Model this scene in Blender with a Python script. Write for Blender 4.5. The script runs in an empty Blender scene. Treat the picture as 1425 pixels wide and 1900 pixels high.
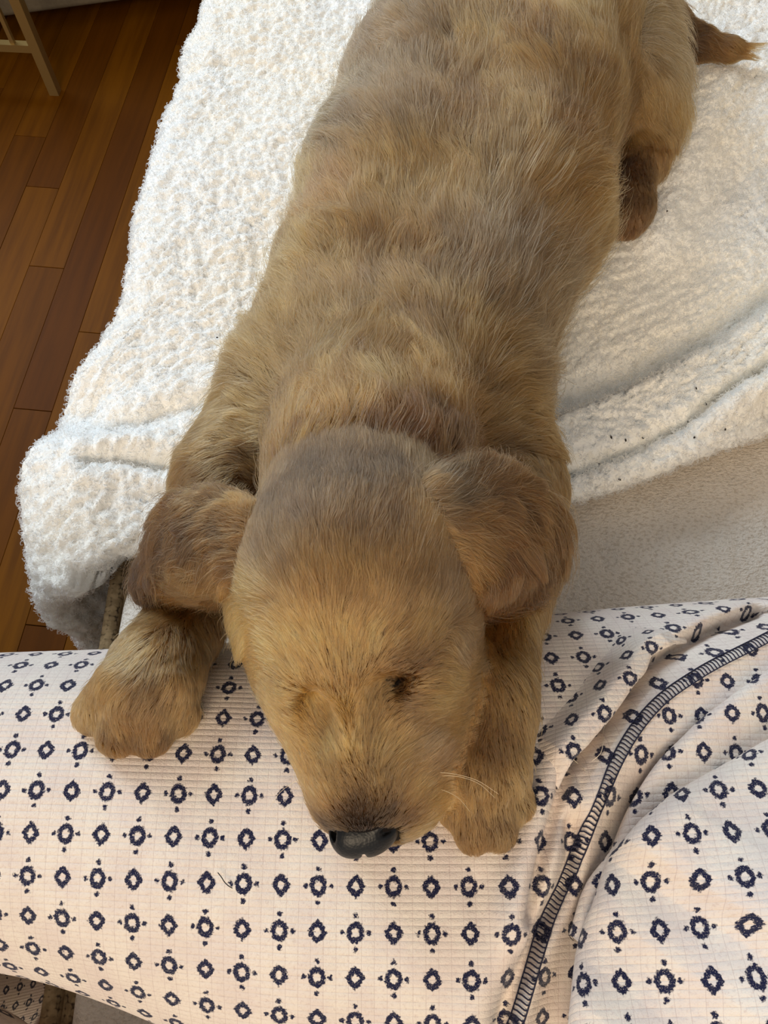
import bpy, math, random
import numpy as np
from mathutils import Vector, Matrix
from mathutils.bvhtree import BVHTree
from mathutils.kdtree import KDTree

random.seed(7)
RNG = np.random.default_rng(11)
SC = bpy.context.scene
COL = SC.collection

# ------------------------------------------------------------------ camera
CAM_Z, PITCH, FPX = 0.95, math.radians(65.0), 1435.0
cd = bpy.data.cameras.new('camera')
cd.sensor_fit = 'HORIZONTAL'
cd.sensor_width = 36.0
cd.lens = 36.0 * FPX / 1425.0
cd.clip_start, cd.clip_end = 0.02, 50
cam = bpy.data.objects.new('camera', cd)
COL.objects.link(cam)
cam.location = (0, 0, CAM_Z)
cam.rotation_euler = (math.pi / 2 - PITCH, 0, 0)
SC.camera = cam

# ------------------------------------------------------------------ light
SC.view_settings.view_transform = 'Standard'
SC.view_settings.look = 'None'
SC.view_settings.gamma = 1.0
SC.view_settings.use_curve_mapping = False
SC.view_settings.exposure = 0.0
SC.cycles.max_bounces = 10
SC.cycles.transparent_max_bounces = 8
world = bpy.data.worlds.new('room_light')
SC.world = world
world.use_nodes = True
world.node_tree.nodes['Background'].inputs[0].default_value = (0.93, 0.96, 1.0, 1)
world.node_tree.nodes['Background'].inputs[1].default_value = 0.40


def area(name, loc, target, size, power, col):
    d = bpy.data.lights.new(name, 'AREA')
    d.shape = 'RECTANGLE'
    d.size, d.size_y = size
    d.energy = power
    d.color = col
    o = bpy.data.objects.new(name, d)
    COL.objects.link(o)
    o.location = loc
    v = Vector(target) - Vector(loc)
    o.rotation_euler = v.to_track_quat('-Z', 'Y').to_euler()
    return o


area('window_daylight', (-1.6, 2.3, 2.1), (0.0, 0.4, 0.45), (1.3, 1.5), 76, (0.74, 0.87, 1.0))
area('room_lamp', (-0.45, -1.65, 2.0), (0.0, 0.3, 0.5), (1.1, 1.1), 38, (1.0, 0.79, 0.55))


# ------------------------------------------------------------------ helpers
CP, SP = math.cos(PITCH), math.sin(PITCH)


def ray(px, py):
    u = (px - 712.5) / FPX
    v = (950.0 - py) / FPX
    return np.array([u, CP + v * SP, -SP + v * CP])


def at(px, py, z):
    """world point at height z that is seen at photograph pixel (px, py)"""
    r = ray(px, py)
    t = (z - CAM_Z) / r[2]
    return np.array([r[0] * t, r[1] * t, z])


def to_px(P):
    P = np.asarray(P, dtype=float)
    q = P - np.array([0, 0, CAM_Z])
    dep = q[..., 1] * CP - q[..., 2] * SP
    up = q[..., 1] * SP + q[..., 2] * CP
    return 712.5 + FPX * q[..., 0] / dep, 950 - FPX * up / dep


def lin(r, g, b):
    f = lambda c: (c / 255 / 12.92) if c / 255 <= 0.04045 else ((c / 255 + 0.055) / 1.055) ** 2.4
    return (f(r), f(g), f(b), 1.0)


def link(name, data, parent=None):
    o = bpy.data.objects.new(name, data)
    COL.objects.link(o)
    if parent is not None:
        o.parent = parent
    return o


def tag(o, label=None, cat=None, group=None, kind=None):
    if label: o['label'] = label
    if cat: o['category'] = cat
    if group: o['group'] = group
    if kind: o['kind'] = kind
    return o


def mesh_np(name, V, F, mat=None, smooth=True):
    V = np.asarray(V, dtype=np.float32)
    F = np.asarray(F, dtype=np.int32)
    n = F.shape[1]
    me = bpy.data.meshes.new(name)
    me.vertices.add(len(V))
    me.vertices.foreach_set('co', V.ravel())
    me.loops.add(F.size)
    me.loops.foreach_set('vertex_index', F.ravel())
    me.polygons.add(len(F))
    me.polygons.foreach_set('loop_start', np.arange(0, F.size, n, dtype=np.int32))
    if smooth:
        me.polygons.foreach_set('use_smooth', np.ones(len(F), dtype=bool))
    me.update(calc_edges=True)
    me.validate()
    if mat: me.materials.append(mat)
    return me


def mesh_py(name, V, F, mat=None, smooth=False):
    me = bpy.data.meshes.new(name)
    me.from_pydata([tuple(map(float, v)) for v in V], [], F)
    me.update()
    if smooth:
        for p in me.polygons: p.use_smooth = True
    if mat: me.materials.append(mat)
    return me


def box_vf(x0, x1, y0, y1, z0, z1, ch=0.0):
    """box with chamfered top edges"""
    V = [(x0, y0, z0), (x1, y0, z0), (x1, y1, z0), (x0, y1, z0)]
    if ch <= 0:
        V += [(x0, y0, z1), (x1, y0, z1), (x1, y1, z1), (x0, y1, z1)]
        F = [(3, 2, 1, 0), (4, 5, 6, 7)] + [(i, (i + 1) % 4, 4 + (i + 1) % 4, 4 + i) for i in range(4)]
        return V, F
    V += [(x0, y0, z1 - ch), (x1, y0, z1 - ch), (x1, y1, z1 - ch), (x0, y1, z1 - ch)]
    V += [(x0 + ch, y0 + ch, z1), (x1 - ch, y0 + ch, z1), (x1 - ch, y1 - ch, z1), (x0 + ch, y1 - ch, z1)]
    F = [(3, 2, 1, 0), (8, 9, 10, 11)]
    for b in (0, 4):
        F += [(b + i, b + (i + 1) % 4, b + 4 + (i + 1) % 4, b + 4 + i) for i in range(4)]
    return V, F


def rounded_box(name, cx, cy, cz, sx, sy, sz, r, mat, parent=None, seg=4, sub=10):
    """soft cushion like box"""
    import bmesh
    bm = bmesh.new()
    bmesh.ops.create_cube(bm, size=1.0)
    for v in bm.verts:
        v.co = Vector((v.co.x * sx, v.co.y * sy, v.co.z * sz))
    bmesh.ops.bevel(bm, geom=bm.edges[:], offset=r, segments=seg, profile=0.5, affect='EDGES')
    me = bpy.data.meshes.new(name)
    bm.to_mesh(me); bm.free()
    for p in me.polygons: p.use_smooth = True
    me.materials.append(mat)
    o = link(name, me, parent)
    o.location = (cx, cy, cz)
    return o


def tube_vf(P, R, n=8, cap=True):
    P = np.asarray(P, float); m = len(P)
    R = np.broadcast_to(np.asarray(R, float), (m,))
    T = np.gradient(P, axis=0); T /= np.linalg.norm(T, axis=1)[:, None] + 1e-12
    ref = np.array([0, 0, 1.0]) if abs(T[0, 2]) < 0.9 else np.array([1.0, 0, 0])
    V, F = [], []
    for i in range(m):
        a = np.cross(T[i], ref); a /= np.linalg.norm(a) + 1e-12
        b = np.cross(T[i], a)
        for k in range(n):
            t = 2 * math.pi * k / n
            V.append(P[i] + R[i] * (math.cos(t) * a + math.sin(t) * b))
    for i in range(m - 1):
        for k in range(n):
            F.append((i * n + k, i * n + (k + 1) % n, (i + 1) * n + (k + 1) % n, (i + 1) * n + k))
    if cap:
        F.append(tuple(range(n - 1, -1, -1))); F.append(tuple((m - 1) * n + k for k in range(n)))
    return V, F


def sm(a, b, x):
    t = np.clip((x - a) / (b - a), 0, 1)
    return t * t * (3 - 2 * t)


def spline(xs, ys, q):
    """smooth interpolation (monotone-ish cubic hermite)"""
    xs = np.asarray(xs, float); ys = np.asarray(ys, float); q = np.asarray(q, float)
    m = np.gradient(ys, xs)
    i = np.clip(np.searchsorted(xs, q) - 1, 0, len(xs) - 2)
    h = xs[i + 1] - xs[i]
    t = np.clip((q - xs[i]) / h, 0, 1)
    return ((2*t**3 - 3*t**2 + 1) * ys[i] + (t**3 - 2*t**2 + t) * h * m[i]
            + (-2*t**3 + 3*t**2) * ys[i + 1] + (t**3 - t**2) * h * m[i + 1])


def curve_pts(pts, n):
    pts = np.asarray(pts, float)
    s = np.concatenate([[0], np.cumsum(np.linalg.norm(np.diff(pts, axis=0), axis=1))])
    q = np.linspace(0, s[-1], n)
    return np.stack([spline(s, pts[:, k], q) for k in range(pts.shape[1])], axis=1)


def sdist(X, Y, poly):
    """signed distance to an open polyline in the plane; positive on its right hand side"""
    best = np.full(X.shape, 1e9); sg = np.ones(X.shape)
    for (ax, ay), (bx, by) in zip(poly[:-1], poly[1:]):
        dx, dy = bx - ax, by - ay
        L2 = dx * dx + dy * dy
        t = np.clip(((X - ax) * dx + (Y - ay) * dy) / L2, 0, 1)
        ex, ey = X - ax - t * dx, Y - ay - t * dy
        d = ex * ex + ey * ey
        c = dx * (Y - ay) - dy * (X - ax)
        k = d < best - 1e-14
        best = np.where(k, d, best)
        sg = np.where(k, np.where(c > 0, -1.0, 1.0), sg)
    return np.sqrt(best) * sg


def hash2(i, j, k=0):
    h = (i.astype(np.int64) * 374761393 + j.astype(np.int64) * 668265263 + k * 974711) & 0x7fffffff
    h = ((h ^ (h >> 13)) * 1274126177) & 0x7fffffff
    return ((h ^ (h >> 16)) & 0xffff) / 65535.0


def vnoise(x, y, k=0):
    i, j = np.floor(x), np.floor(y)
    fx, fy = x - i, y - j
    fx = fx * fx * (3 - 2 * fx); fy = fy * fy * (3 - 2 * fy)
    a = hash2(i, j, k); b = hash2(i + 1, j, k); c = hash2(i, j + 1, k); d = hash2(i + 1, j + 1, k)
    return (a * (1 - fx) + b * fx) * (1 - fy) + (c * (1 - fx) + d * fx) * fy - 0.5


def worley(x, y, k=0):
    i0, j0 = np.floor(x), np.floor(y)
    f1 = np.full(x.shape, 9.0); f2 = np.full(x.shape, 9.0)
    for di in (-1, 0, 1):
        for dj in (-1, 0, 1):
            i, j = i0 + di, j0 + dj
            d = np.hypot(i + hash2(i, j, k) - x, j + hash2(i, j, k + 5) - y)
            f2 = np.minimum(f2, np.maximum(f1, d)); f1 = np.minimum(f1, d)
    return f1, f2


def vnoise3(P, s, k=0):
    """cheap smooth 3d vector field noise from sines"""
    r = np.random.default_rng(100 + k)
    out = np.zeros(len(P))
    for _ in range(6):
        w = r.normal(size=3); w /= np.linalg.norm(w); w *= 2 * math.pi / s * r.uniform(0.6, 1.5)
        out += np.sin(P @ w + r.uniform(0, 6.28))
    return out / 2.5


# ------------------------------------------------------------------ materials
class NT:
    def __init__(self, name):
        self.m = bpy.data.materials.new(name)
        self.m.use_nodes = True
        self.t = self.m.node_tree
        self.b = self.t.nodes['Principled BSDF']
        self.out = self.t.nodes['Material Output']

    def n(self, typ, **kw):
        nd = self.t.nodes.new(typ)
        for k, v in kw.items(): setattr(nd, k, v)
        return nd

    def put(self, sock, v):
        if hasattr(v, 'is_linked') or isinstance(v, bpy.types.NodeSocket):
            self.t.links.new(v, sock)
        else:
            sock.default_value = v

    def math(self, op, a, b=0.0, c=None):
        nd = self.n('ShaderNodeMath', operation=op)
        self.put(nd.inputs[0], a); self.put(nd.inputs[1], b)
        if c is not None: self.put(nd.inputs[2], c)
        return nd.outputs[0]

    def ss(self, v, lo, hi):
        nd = self.n('ShaderNodeMapRange', interpolation_type='SMOOTHSTEP')
        self.put(nd.inputs[0], v); self.put(nd.inputs[1], lo); self.put(nd.inputs[2], hi)
        return nd.outputs[0]

    def mix(self, f, a, b):
        nd = self.n('ShaderNodeMix', data_type='RGBA')
        self.put(nd.inputs[0], f); self.put(nd.inputs[6], a); self.put(nd.inputs[7], b)
        return nd.outputs[2]

    def noise(self, vec, scale, detail=3.0, rough=0.55):
        nd = self.n('ShaderNodeTexNoise')
        if vec is not None: self.t.links.new(vec, nd.inputs['Vector'])
        nd.inputs['Scale'].default_value = scale
        nd.inputs['Detail'].default_value = detail
        nd.inputs['Roughness'].default_value = rough
        return nd.outputs[0]

    def coord(self, which='Object'):
        return self.n('ShaderNodeTexCoord').outputs[which]

    def bump(self, h, strength, dist):
        nd = self.n('ShaderNodeBump')
        nd.inputs['Strength'].default_value = strength
        nd.inputs['Distance'].default_value = dist
        self.t.links.new(h, nd.inputs['Height'])
        self.t.links.new(nd.outputs[0], self.b.inputs['Normal'])

    def base(self, v): self.put(self.b.inputs['Base Color'], v)

    def set(self, **kw):
        for k, v in kw.items(): self.b.inputs[k.replace('_', ' ')].default_value = v


def plain(name, col, rough=0.6, metal=0.0):
    t = NT(name); t.base(col); t.set(Roughness=rough, Metallic=metal)
    return t.m


def mat_wood():
    t = NT('oak_strip')
    oi = t.n('ShaderNodeObjectInfo').outputs['Random']
    co = t.coord()
    mp = t.n('ShaderNodeMapping'); mp.inputs['Scale'].default_value = (30, 1.6, 8)
    t.t.links.new(co, mp.inputs[0])
    ad = t.n('ShaderNodeVectorMath', operation='ADD')
    t.t.links.new(mp.outputs[0], ad.inputs[0])
    cb = t.n('ShaderNodeCombineXYZ')
    t.put(cb.inputs[0], t.math('MULTIPLY', oi, 57.0)); t.put(cb.inputs[1], t.math('MULTIPLY', oi, 31.0))
    t.t.links.new(cb.outputs[0], ad.inputs[1])
    g = t.noise(ad.outputs[0], 2.2, 5, 0.6)
    c0 = t.mix(oi, lin(84, 43, 0), lin(112, 66, 2))
    c1 = t.mix(t.ss(g, 0.35, 0.7), c0, t.mix(0.5, c0, lin(66, 33, 0)))
    t.base(c1)
    t.set(Roughness=0.55); t.b.inputs['Specular IOR Level'].default_value = 0.06
    t.bump(g, 0.12, 0.001)
    return t.m


def mat_sherpa(name, ca, cb, rough=0.95):
    t = NT(name)
    co = t.coord()
    n1 = t.noise(co, 7.0, 3)
    n2 = t.noise(co, 420.0, 3, 0.7)
    t.base(t.mix(t.ss(n1, 0.35, 0.65), ca, cb))
    t.set(Roughness=rough)
    t.b.inputs['Sheen Weight'].default_value = 0.25
    t.b.inputs['Specular IOR Level'].default_value = 0.15
    t.b.inputs['Subsurface Weight'].default_value = 0.0
    t.bump(n2, 0.7, 0.002)
    return t.m


def mat_fleece():
    t = NT('nubby_fleece')
    co = t.coord()
    mp = t.n('ShaderNodeMapping'); mp.inputs['Scale'].default_value = (330, 520, 300); mp.inputs['Rotation'].default_value = (0, 0, 0.12)
    t.t.links.new(co, mp.inputs[0])
    na = t.noise(mp.outputs[0], 1.0, 2, 0.6)
    n2 = t.noise(co, 900, 2, 0.6)
    n3 = t.noise(co, 9, 3)
    h = t.math('ADD', na, t.math('MULTIPLY', n2, 0.5))
    c = t.mix(t.ss(n3, 0.3, 0.7), lin(242, 230, 214), lin(232, 219, 202))
    c = t.mix(t.ss(na, 0.52, 0.34), c, lin(216, 201, 182))
    t.base(c); t.set(Roughness=0.95)
    t.b.inputs['Sheen Weight'].default_value = 0.15
    t.b.inputs['Specular IOR Level'].default_value = 0.1
    t.bump(h, 0.8, 0.002)
    return t.m


def mat_tweed():
    t = NT('brown_tweed')
    co = t.coord()
    mp = t.n('ShaderNodeMapping'); mp.inputs['Scale'].default_value = (210, 300, 300)
    t.t.links.new(co, mp.inputs[0])
    vo = t.n('ShaderNodeTexVoronoi'); vo.inputs['Scale'].default_value = 1.0; vo.inputs['Randomness'].default_value = 0.4
    t.t.links.new(mp.outputs[0], vo.inputs['Vector'])
    n = t.noise(co, 160, 3)
    c = t.mix(t.ss(n, 0.4, 0.6), lin(178, 152, 112), lin(150, 126, 90))
    c = t.mix(t.ss(vo.outputs[0], 0.5, 0.8), c, lin(70, 54, 36))
    t.base(c); t.set(Roughness=0.9)
    t.bump(vo.outputs[0], -0.8, 0.002)
    return t.m


CW, CH = 0.0153, 0.0170      # print cell, metres


def mat_pajama():
    t = NT('printed_waffle_fleece')
    uvn = t.n('ShaderNodeUVMap', uv_map='UVMap').outputs[0]
    sp = t.n('ShaderNodeSeparateXYZ'); t.t.links.new(uvn, sp.inputs[0])
    dn = t.n('ShaderNodeTexNoise'); dn.inputs['Scale'].default_value = 900; dn.inputs['Detail'].default_value = 2
    t.t.links.new(uvn, dn.inputs['Vector'])
    ds = t.n('ShaderNodeSeparateColor'); t.t.links.new(dn.outputs[1], ds.inputs[0])
    wob = 0.0026
    u = t.math('ADD', sp.outputs[0], t.math('MULTIPLY', t.math('SUBTRACT', ds.outputs[0], 0.5), wob))
    v = t.math('ADD', sp.outputs[1], t.math('MULTIPLY', t.math('SUBTRACT', ds.outputs[1], 0.5), wob))
    a = t.math('DIVIDE', u, CW); b = t.math('DIVIDE', v, CH)
    i = t.math('FLOOR', a); j = t.math('FLOOR', b)
    x = t.math('ABSOLUTE', t.math('SUBTRACT', t.math('SUBTRACT', a, i), 0.5))
    y = t.math('MULTIPLY', t.math('ABSOLUTE', t.math('SUBTRACT', t.math('SUBTRACT', b, j), 0.5)), CH / CW)
    par = t.math('MODULO', t.math('ADD', t.math('ADD', i, j), 1000.0), 2.0)
    yd = t.math('MULTIPLY', y, 0.86)
    r = t.math('SQRT', t.math('ADD', t.math('MULTIPLY', x, x), t.math('MULTIPLY', yd, yd)))
    dia = t.math('ADD', x, yd)
    dm = t.math('ADD', t.math('MULTIPLY', dia, 0.55), t.math('MULTIPLY', r, 0.45))
    def ring(d, ri, ro, s=0.022):
        return t.math('MULTIPLY', t.ss(d, ri - s, ri + s), t.math('SUBTRACT', 1.0, t.ss(d, ro - s, ro + s)))
    D = ring(dm, 0.100, 0.255)
    R = ring(r, 0.098, 0.232)
    def dot(cx, cy, rad):
        ex = t.math('SUBTRACT', x, cx); ey = t.math('SUBTRACT', y, cy)
        d = t.math('SQRT', t.math('ADD', t.math('MULTIPLY', ex, ex), t.math('MULTIPLY', ey, ey)))
        return t.math('SUBTRACT', 1.0, t.ss(d, rad - 0.02, rad + 0.022))
    Fl = t.math('MAXIMUM', R, t.math('MAXIMUM', dot(0.345, 0, 0.064), dot(0, 0.41, 0.070)))
    ink = t.math('ADD', t.math('MULTIPLY', D, par), t.math('MULTIPLY', Fl, t.math('SUBTRACT', 1.0, par)))
    n4 = t.noise(uvn, 2200, 2)
    ink = t.math('MULTIPLY', ink, t.math('SUBTRACT', 1.0, t.math('MULTIPLY', t.ss(n4, 0.56, 0.78), 0.75)))
    # waffle ribs
    ru = t.math('MULTIPLY', sp.outputs[1], 2 * math.pi / (CH / 6.0))
    hr = t.math('POWER', t.math('ABSOLUTE', t.math('SINE', t.math('MULTIPLY', ru, 0.5))), 0.6)
    cu = t.math('MULTIPLY', sp.outputs[0], math.pi / (CW / 3.0))
    hc = t.math('POWER', t.math('ABSOLUTE', t.math('SINE', cu)), 0.25)
    n5 = t.noise(uvn, 1500, 3, 0.7)
    n7 = t.noise(uvn, 260, 3, 0.6)
    h = t.math('MULTIPLY', hr, t.math('ADD', t.math('MULTIPLY', hc, 0.55), 0.45))
    h2 = t.math('ADD', t.math('MULTIPLY', h, t.math('ADD', 0.4, t.math('MULTIPLY', n7, 1.0))), t.math('MULTIPLY', n5, 1.1))
    n8 = t.noise(uvn, 700, 3, 0.7)
    n6 = t.noise(uvn, 45, 3)
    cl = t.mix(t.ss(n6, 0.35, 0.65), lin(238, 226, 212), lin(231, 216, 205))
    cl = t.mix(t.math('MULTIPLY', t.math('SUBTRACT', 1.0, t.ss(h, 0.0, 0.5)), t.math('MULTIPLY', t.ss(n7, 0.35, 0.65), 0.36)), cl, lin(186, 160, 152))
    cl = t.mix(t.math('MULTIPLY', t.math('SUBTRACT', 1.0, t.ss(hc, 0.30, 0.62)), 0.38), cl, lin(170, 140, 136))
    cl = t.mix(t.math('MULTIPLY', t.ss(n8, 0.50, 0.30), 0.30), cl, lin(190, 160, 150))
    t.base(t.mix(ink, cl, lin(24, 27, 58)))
    t.set(Roughness=0.92)
    t.b.inputs['Sheen Weight'].default_value = 0.2
    t.b.inputs['Specular IOR Level'].default_value = 0.12
    t.bump(h2, 0.5, 0.0011)
    return t.m


def mat_hair(name, rough=0.42):
    m = bpy.data.materials.new(name); m.use_nodes = True
    t = m.node_tree
    t.nodes.remove(t.nodes['Principled BSDF'])
    h = t.nodes.new('ShaderNodeBsdfHairPrincipled')
    h.model = 'CHIANG'
    h.parametrization = 'COLOR'
    h.inputs['Roughness'].default_value = rough
    h.inputs['Radial Roughness'].default_value = 0.55
    at_ = t.nodes.new('ShaderNodeAttribute'); at_.attribute_name = 'strand_color'
    t.links.new(at_.outputs['Color'], h.inputs['Color'])
    t.links.new(h.outputs[0], t.nodes['Material Output'].inputs[0])
    return m


M_WOOD = mat_wood()
M_SHERPA = mat_sherpa('sherpa_backing', lin(246, 245, 240), lin(246, 241, 229))
M_FLEECE = mat_fleece()
M_TWEED = mat_tweed()
M_PAJAMA = mat_pajama()
M_HAIR = mat_hair('puppy_hair')
M_PILE = mat_hair('sherpa_fibre', 0.6)
M_NAVY = plain('navy_thread', lin(26, 28, 54), 0.8)
M_DARKGAP = plain('dark_subfloor', lin(30, 17, 8), 0.9)

# ------------------------------------------------------------------ structure : floor of oak strips
YAW = math.radians(-6.0)
fl = link('floor', mesh_py('floor', *box_vf(-3.2, 1.6, -1.6, 3.2, -0.06, -0.012), M_DARKGAP))
fl.rotation_euler = (0, 0, YAW)
tag(fl, 'dark orange oak strip floor beside the sofa', kind='structure')
PW = 0.057
k = 0
for i in range(40):
    x0 = -2.05 + i * PW
    y = -0.9 - random.random() * 0.8
    while y < 2.9:
        L = random.uniform(0.55, 1.35)
        if y + L > -0.5:
            V, F = box_vf(-PW / 2 + 0.0002, PW / 2 - 0.0002, -L / 2 + 0.0005, L / 2 - 0.0005, -0.0118, random.uniform(-0.0004, 0.0), 0.0004)
            p = link('plank', mesh_py('plank', V, F, M_WOOD), fl)
            p.location = (x0, y + L / 2, 0)
        y += L

# ------------------------------------------------------------------ cream cabinet at the back
M_CREAM = NT('cream_upholstery')
M_CREAM.base(M_CREAM.mix(M_CREAM.noise(M_CREAM.coord(), 240, 3), lin(128, 116, 94), lin(104, 92, 74)))
M_CREAM.set(Roughness=0.9); M_CREAM = M_CREAM.m
pA = at(38, 31, 0.035); pB = at(265, 0, 0.035)
yaw_c = math.atan2(pB[1] - pA[1], pB[0] - pA[0])
arm = link('armchair', None)
mid = (pA + pB) / 2
arm.location = (mid[0], mid[1], 0); arm.rotation_euler = (0, 0, yaw_c)
tag(arm, 'cream upholstered armchair with a dark gap beneath, at the far end of the floor', 'armchair')
rounded_box('seat', 0, 0.36, 0.2025, 0.86, 0.72, 0.335, 0.012, M_CREAM, arm)
rounded_box('seat_cushion', 0, 0.33, 0.42, 0.62, 0.62, 0.12, 0.04, M_CREAM, arm)
rounded_box('backrest', 0, 0.68, 0.60, 0.86, 0.16, 0.50, 0.05, M_CREAM, arm)
for s in (-1, 1):
    rounded_box('armrest', s * 0.37, 0.34, 0.46, 0.12, 0.66, 0.22, 0.04, M_CREAM, arm)
    for yy in (0.06, 0.66):
        V, F = tube_vf([(s * 0.38, yy, 0.0), (s * 0.38, yy, 0.05)], [0.016, 0.022], 10)
        link('leg', mesh_py('leg', V, F, M_DARKGAP), arm)

# ------------------------------------------------------------------ brass rack
M_BRASS = plain('dull_brass', lin(176, 148, 92), 0.42, 0.75)
foot = at(103, 172, 0.0)
tb = link('metal_rack', None)
tb.location = (foot[0], foot[1], 0); tb.rotation_euler = (0, 0, math.radians(-4))
tag(tb, 'dull brass metal rack with thin square legs and a low rail on the floor', 'rack')
def bar(name, p0, p1, w, d=None, parent=tb):
    p0, p1 = Vector(p0), Vector(p1); d = d or w
    L = (p1 - p0).length
    V, F = box_vf(-w / 2, w / 2, -d / 2, d / 2, 0, L, 0.001)
    o = link(name, mesh_py(name, V, F, M_BRASS), parent)
    o.location = p0
    o.rotation_euler = (p1 - p0).to_track_quat('Z', 'Y').to_euler()
    return o
TW = 0.42
for x in (0, -TW):
    bar('leg', (x, 0, 0), (x, 0, 0.62), 0.017)
for z in (0.085, 0.6):
    bar('rail', (-0.009, 0, z), (-TW + 0.009, 0, z), 0.013)
for k in range(1, 11):
    bar('upright_rod', (-0.038 * k, 0, 0.0915), (-0.038 * k, 0, 0.594), 0.007)
for x in (-TW * 0.98,):
    bar('rear_prop', (x, 0.09, 0), (x, 0.009, 0.45), 0.011)

# ------------------------------------------------------------------ sofa
sofa = link('sofa', None)
sofa.location = (0.1, 0.35, 0)
tag(sofa, 'long brown tweed sofa mostly hidden under the white sherpa blanket', 'sofa')
SX0, SX1, SY0, SY1 = -0.192, 0.44, -0.85, 1.45
def sofa_box(name, x0, x1, y0, y1, z0, z1, r, mat=M_TWEED):
    return rounded_box(name, (x0 + x1) / 2 - 0.1, (y0 + y1) / 2 - 0.35, (z0 + z1) / 2, x1 - x0, y1 - y0, z1 - z0, r, mat, sofa)
sofa_box('base', SX0 + 0.02, SX1 + 0.2, SY0, SY1, 0.10, 0.28, 0.02)
sofa_box('seat_cushion', SX0, SX1, SY0, SY1, 0.285, 0.432, 0.022)
sofa_box('backrest', SX1 + 0.005, SX1 + 0.2, SY0, SY1, 0.285, 0.80, 0.06)
for zz in (0.425, 0.300):
    V, F = tube_vf([(SX0 - 0.1 - 0.003 + 0.004, yy - 0.35, zz) for yy in np.linspace(SY0 + 0.02, SY1 - 0.02, 40)], 0.0065, 8)
    link('piping', mesh_py('piping', V, F, M_TWEED, True), sofa)
for x in (SX0 + 0.08, SX1 + 0.12):
    for y in (SY0 + 0.1, SY1 - 0.1):
        V, F = tube_vf([(x - 0.1, y - 0.35, 0), (x - 0.1, y - 0.35, 0.105)], [0.018, 0.026], 12)
        link('leg', mesh_py('leg', V, F, M_DARKGAP), sofa)


def grid_faces(nu, nv):
    i = np.arange(nu - 1)[:, None] * nv + np.arange(nv - 1)[None, :]
    return np.stack([i, i + nv, i + nv + 1, i + 1], axis=-1).reshape(-1, 4)


# ------------------------------------------------------------------ fleece cover under the blanket
def build_cover():
    nu, nv = 260, 300
    edge = [(-0.9, -0.176), (0.10, -0.176), (0.150, -0.178), (0.175, -0.176), (0.195, -0.168), (0.215, -0.150), (0.7, -0.13)]
    a = np.linspace(0, 1, nu)[:, None] * np.ones((1, nv))
    Y = np.linspace(-0.80, 0.62, nv)[None, :] * np.ones((nu, 1))
    xl = spline([e[0] for e in edge], [e[1] for e in edge], Y)
    X = xl + a * (SX1 - 0.006 - xl)
    d = X - xl
    top = 0.4465 + 0.003 * vnoise(X * 22, Y * 22, 3) + 0.002 * vnoise(X * 60, Y * 60, 4) + 0.0016 * vnoise(X * 250, Y * 250, 8)
    Z = 0.436 + (top - 0.436) * np.sqrt(np.clip(1 - (1 - np.clip(d / 0.012, 0, 1)) ** 2, 0, 1))
    V = np.stack([X, Y, Z], -1).reshape(-1, 3)
    o = link('fleece_cover', mesh_np('fleece_cover', V, grid_faces(nu, nv)[:, ::-1], M_FLEECE))
    md = o.modifiers.new('thickness', 'SOLIDIFY'); md.thickness = 0.003; md.offset = -1
    tag(o, 'beige nubby fleece seat cover on the sofa, showing between blanket hem and trousers', 'cover')
    return o
build_cover()


# ------------------------------------------------------------------ sherpa blanket
def W2(pts, z):
    return [tuple(at(px, py, z)[:2]) for px, py in pts]

BL_Y = [0.150, 0.173, 0.204, 0.235, 0.265, 0.30, 0.337, 0.372, 0.407, 0.46, 0.523, 0.61, 0.70, 0.85, 1.0, 1.4]
BL_X = [-0.205, -0.220, -0.245, -0.260, -0.266, -0.265, -0.257, -0.240, -0.221, -0.219, -0.220, -0.214, -0.203, -0.188, -0.172, -0.13]
FOLD_UP = W2([(985, 800), (1045, 772), (1130, 738), (1230, 690), (1330, 640), (1450, 560)], 0.475)     # upper edge of the turned hem
FOLD_SE = W2([(985, 905), (1060, 880), (1150, 848), (1255, 800), (1330, 742), (1450, 668)], 0.478)    # crease inside the hem
FOLD_T = W2([(330, 105), (420, 92), (520, 118), (625, 140), (700, 150)], 0.47)
CRE_L = W2([(170, 850), (230, 845), (300, 858), (380, 850)], 0.47)
CRE_L2 = W2([(180, 790), (260, 775), (340, 745), (420, 720)], 0.47)

LEG_R = W2([(1345, 150), (1310, 230), (1262, 330), (1225, 430)], 0.47)


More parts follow.
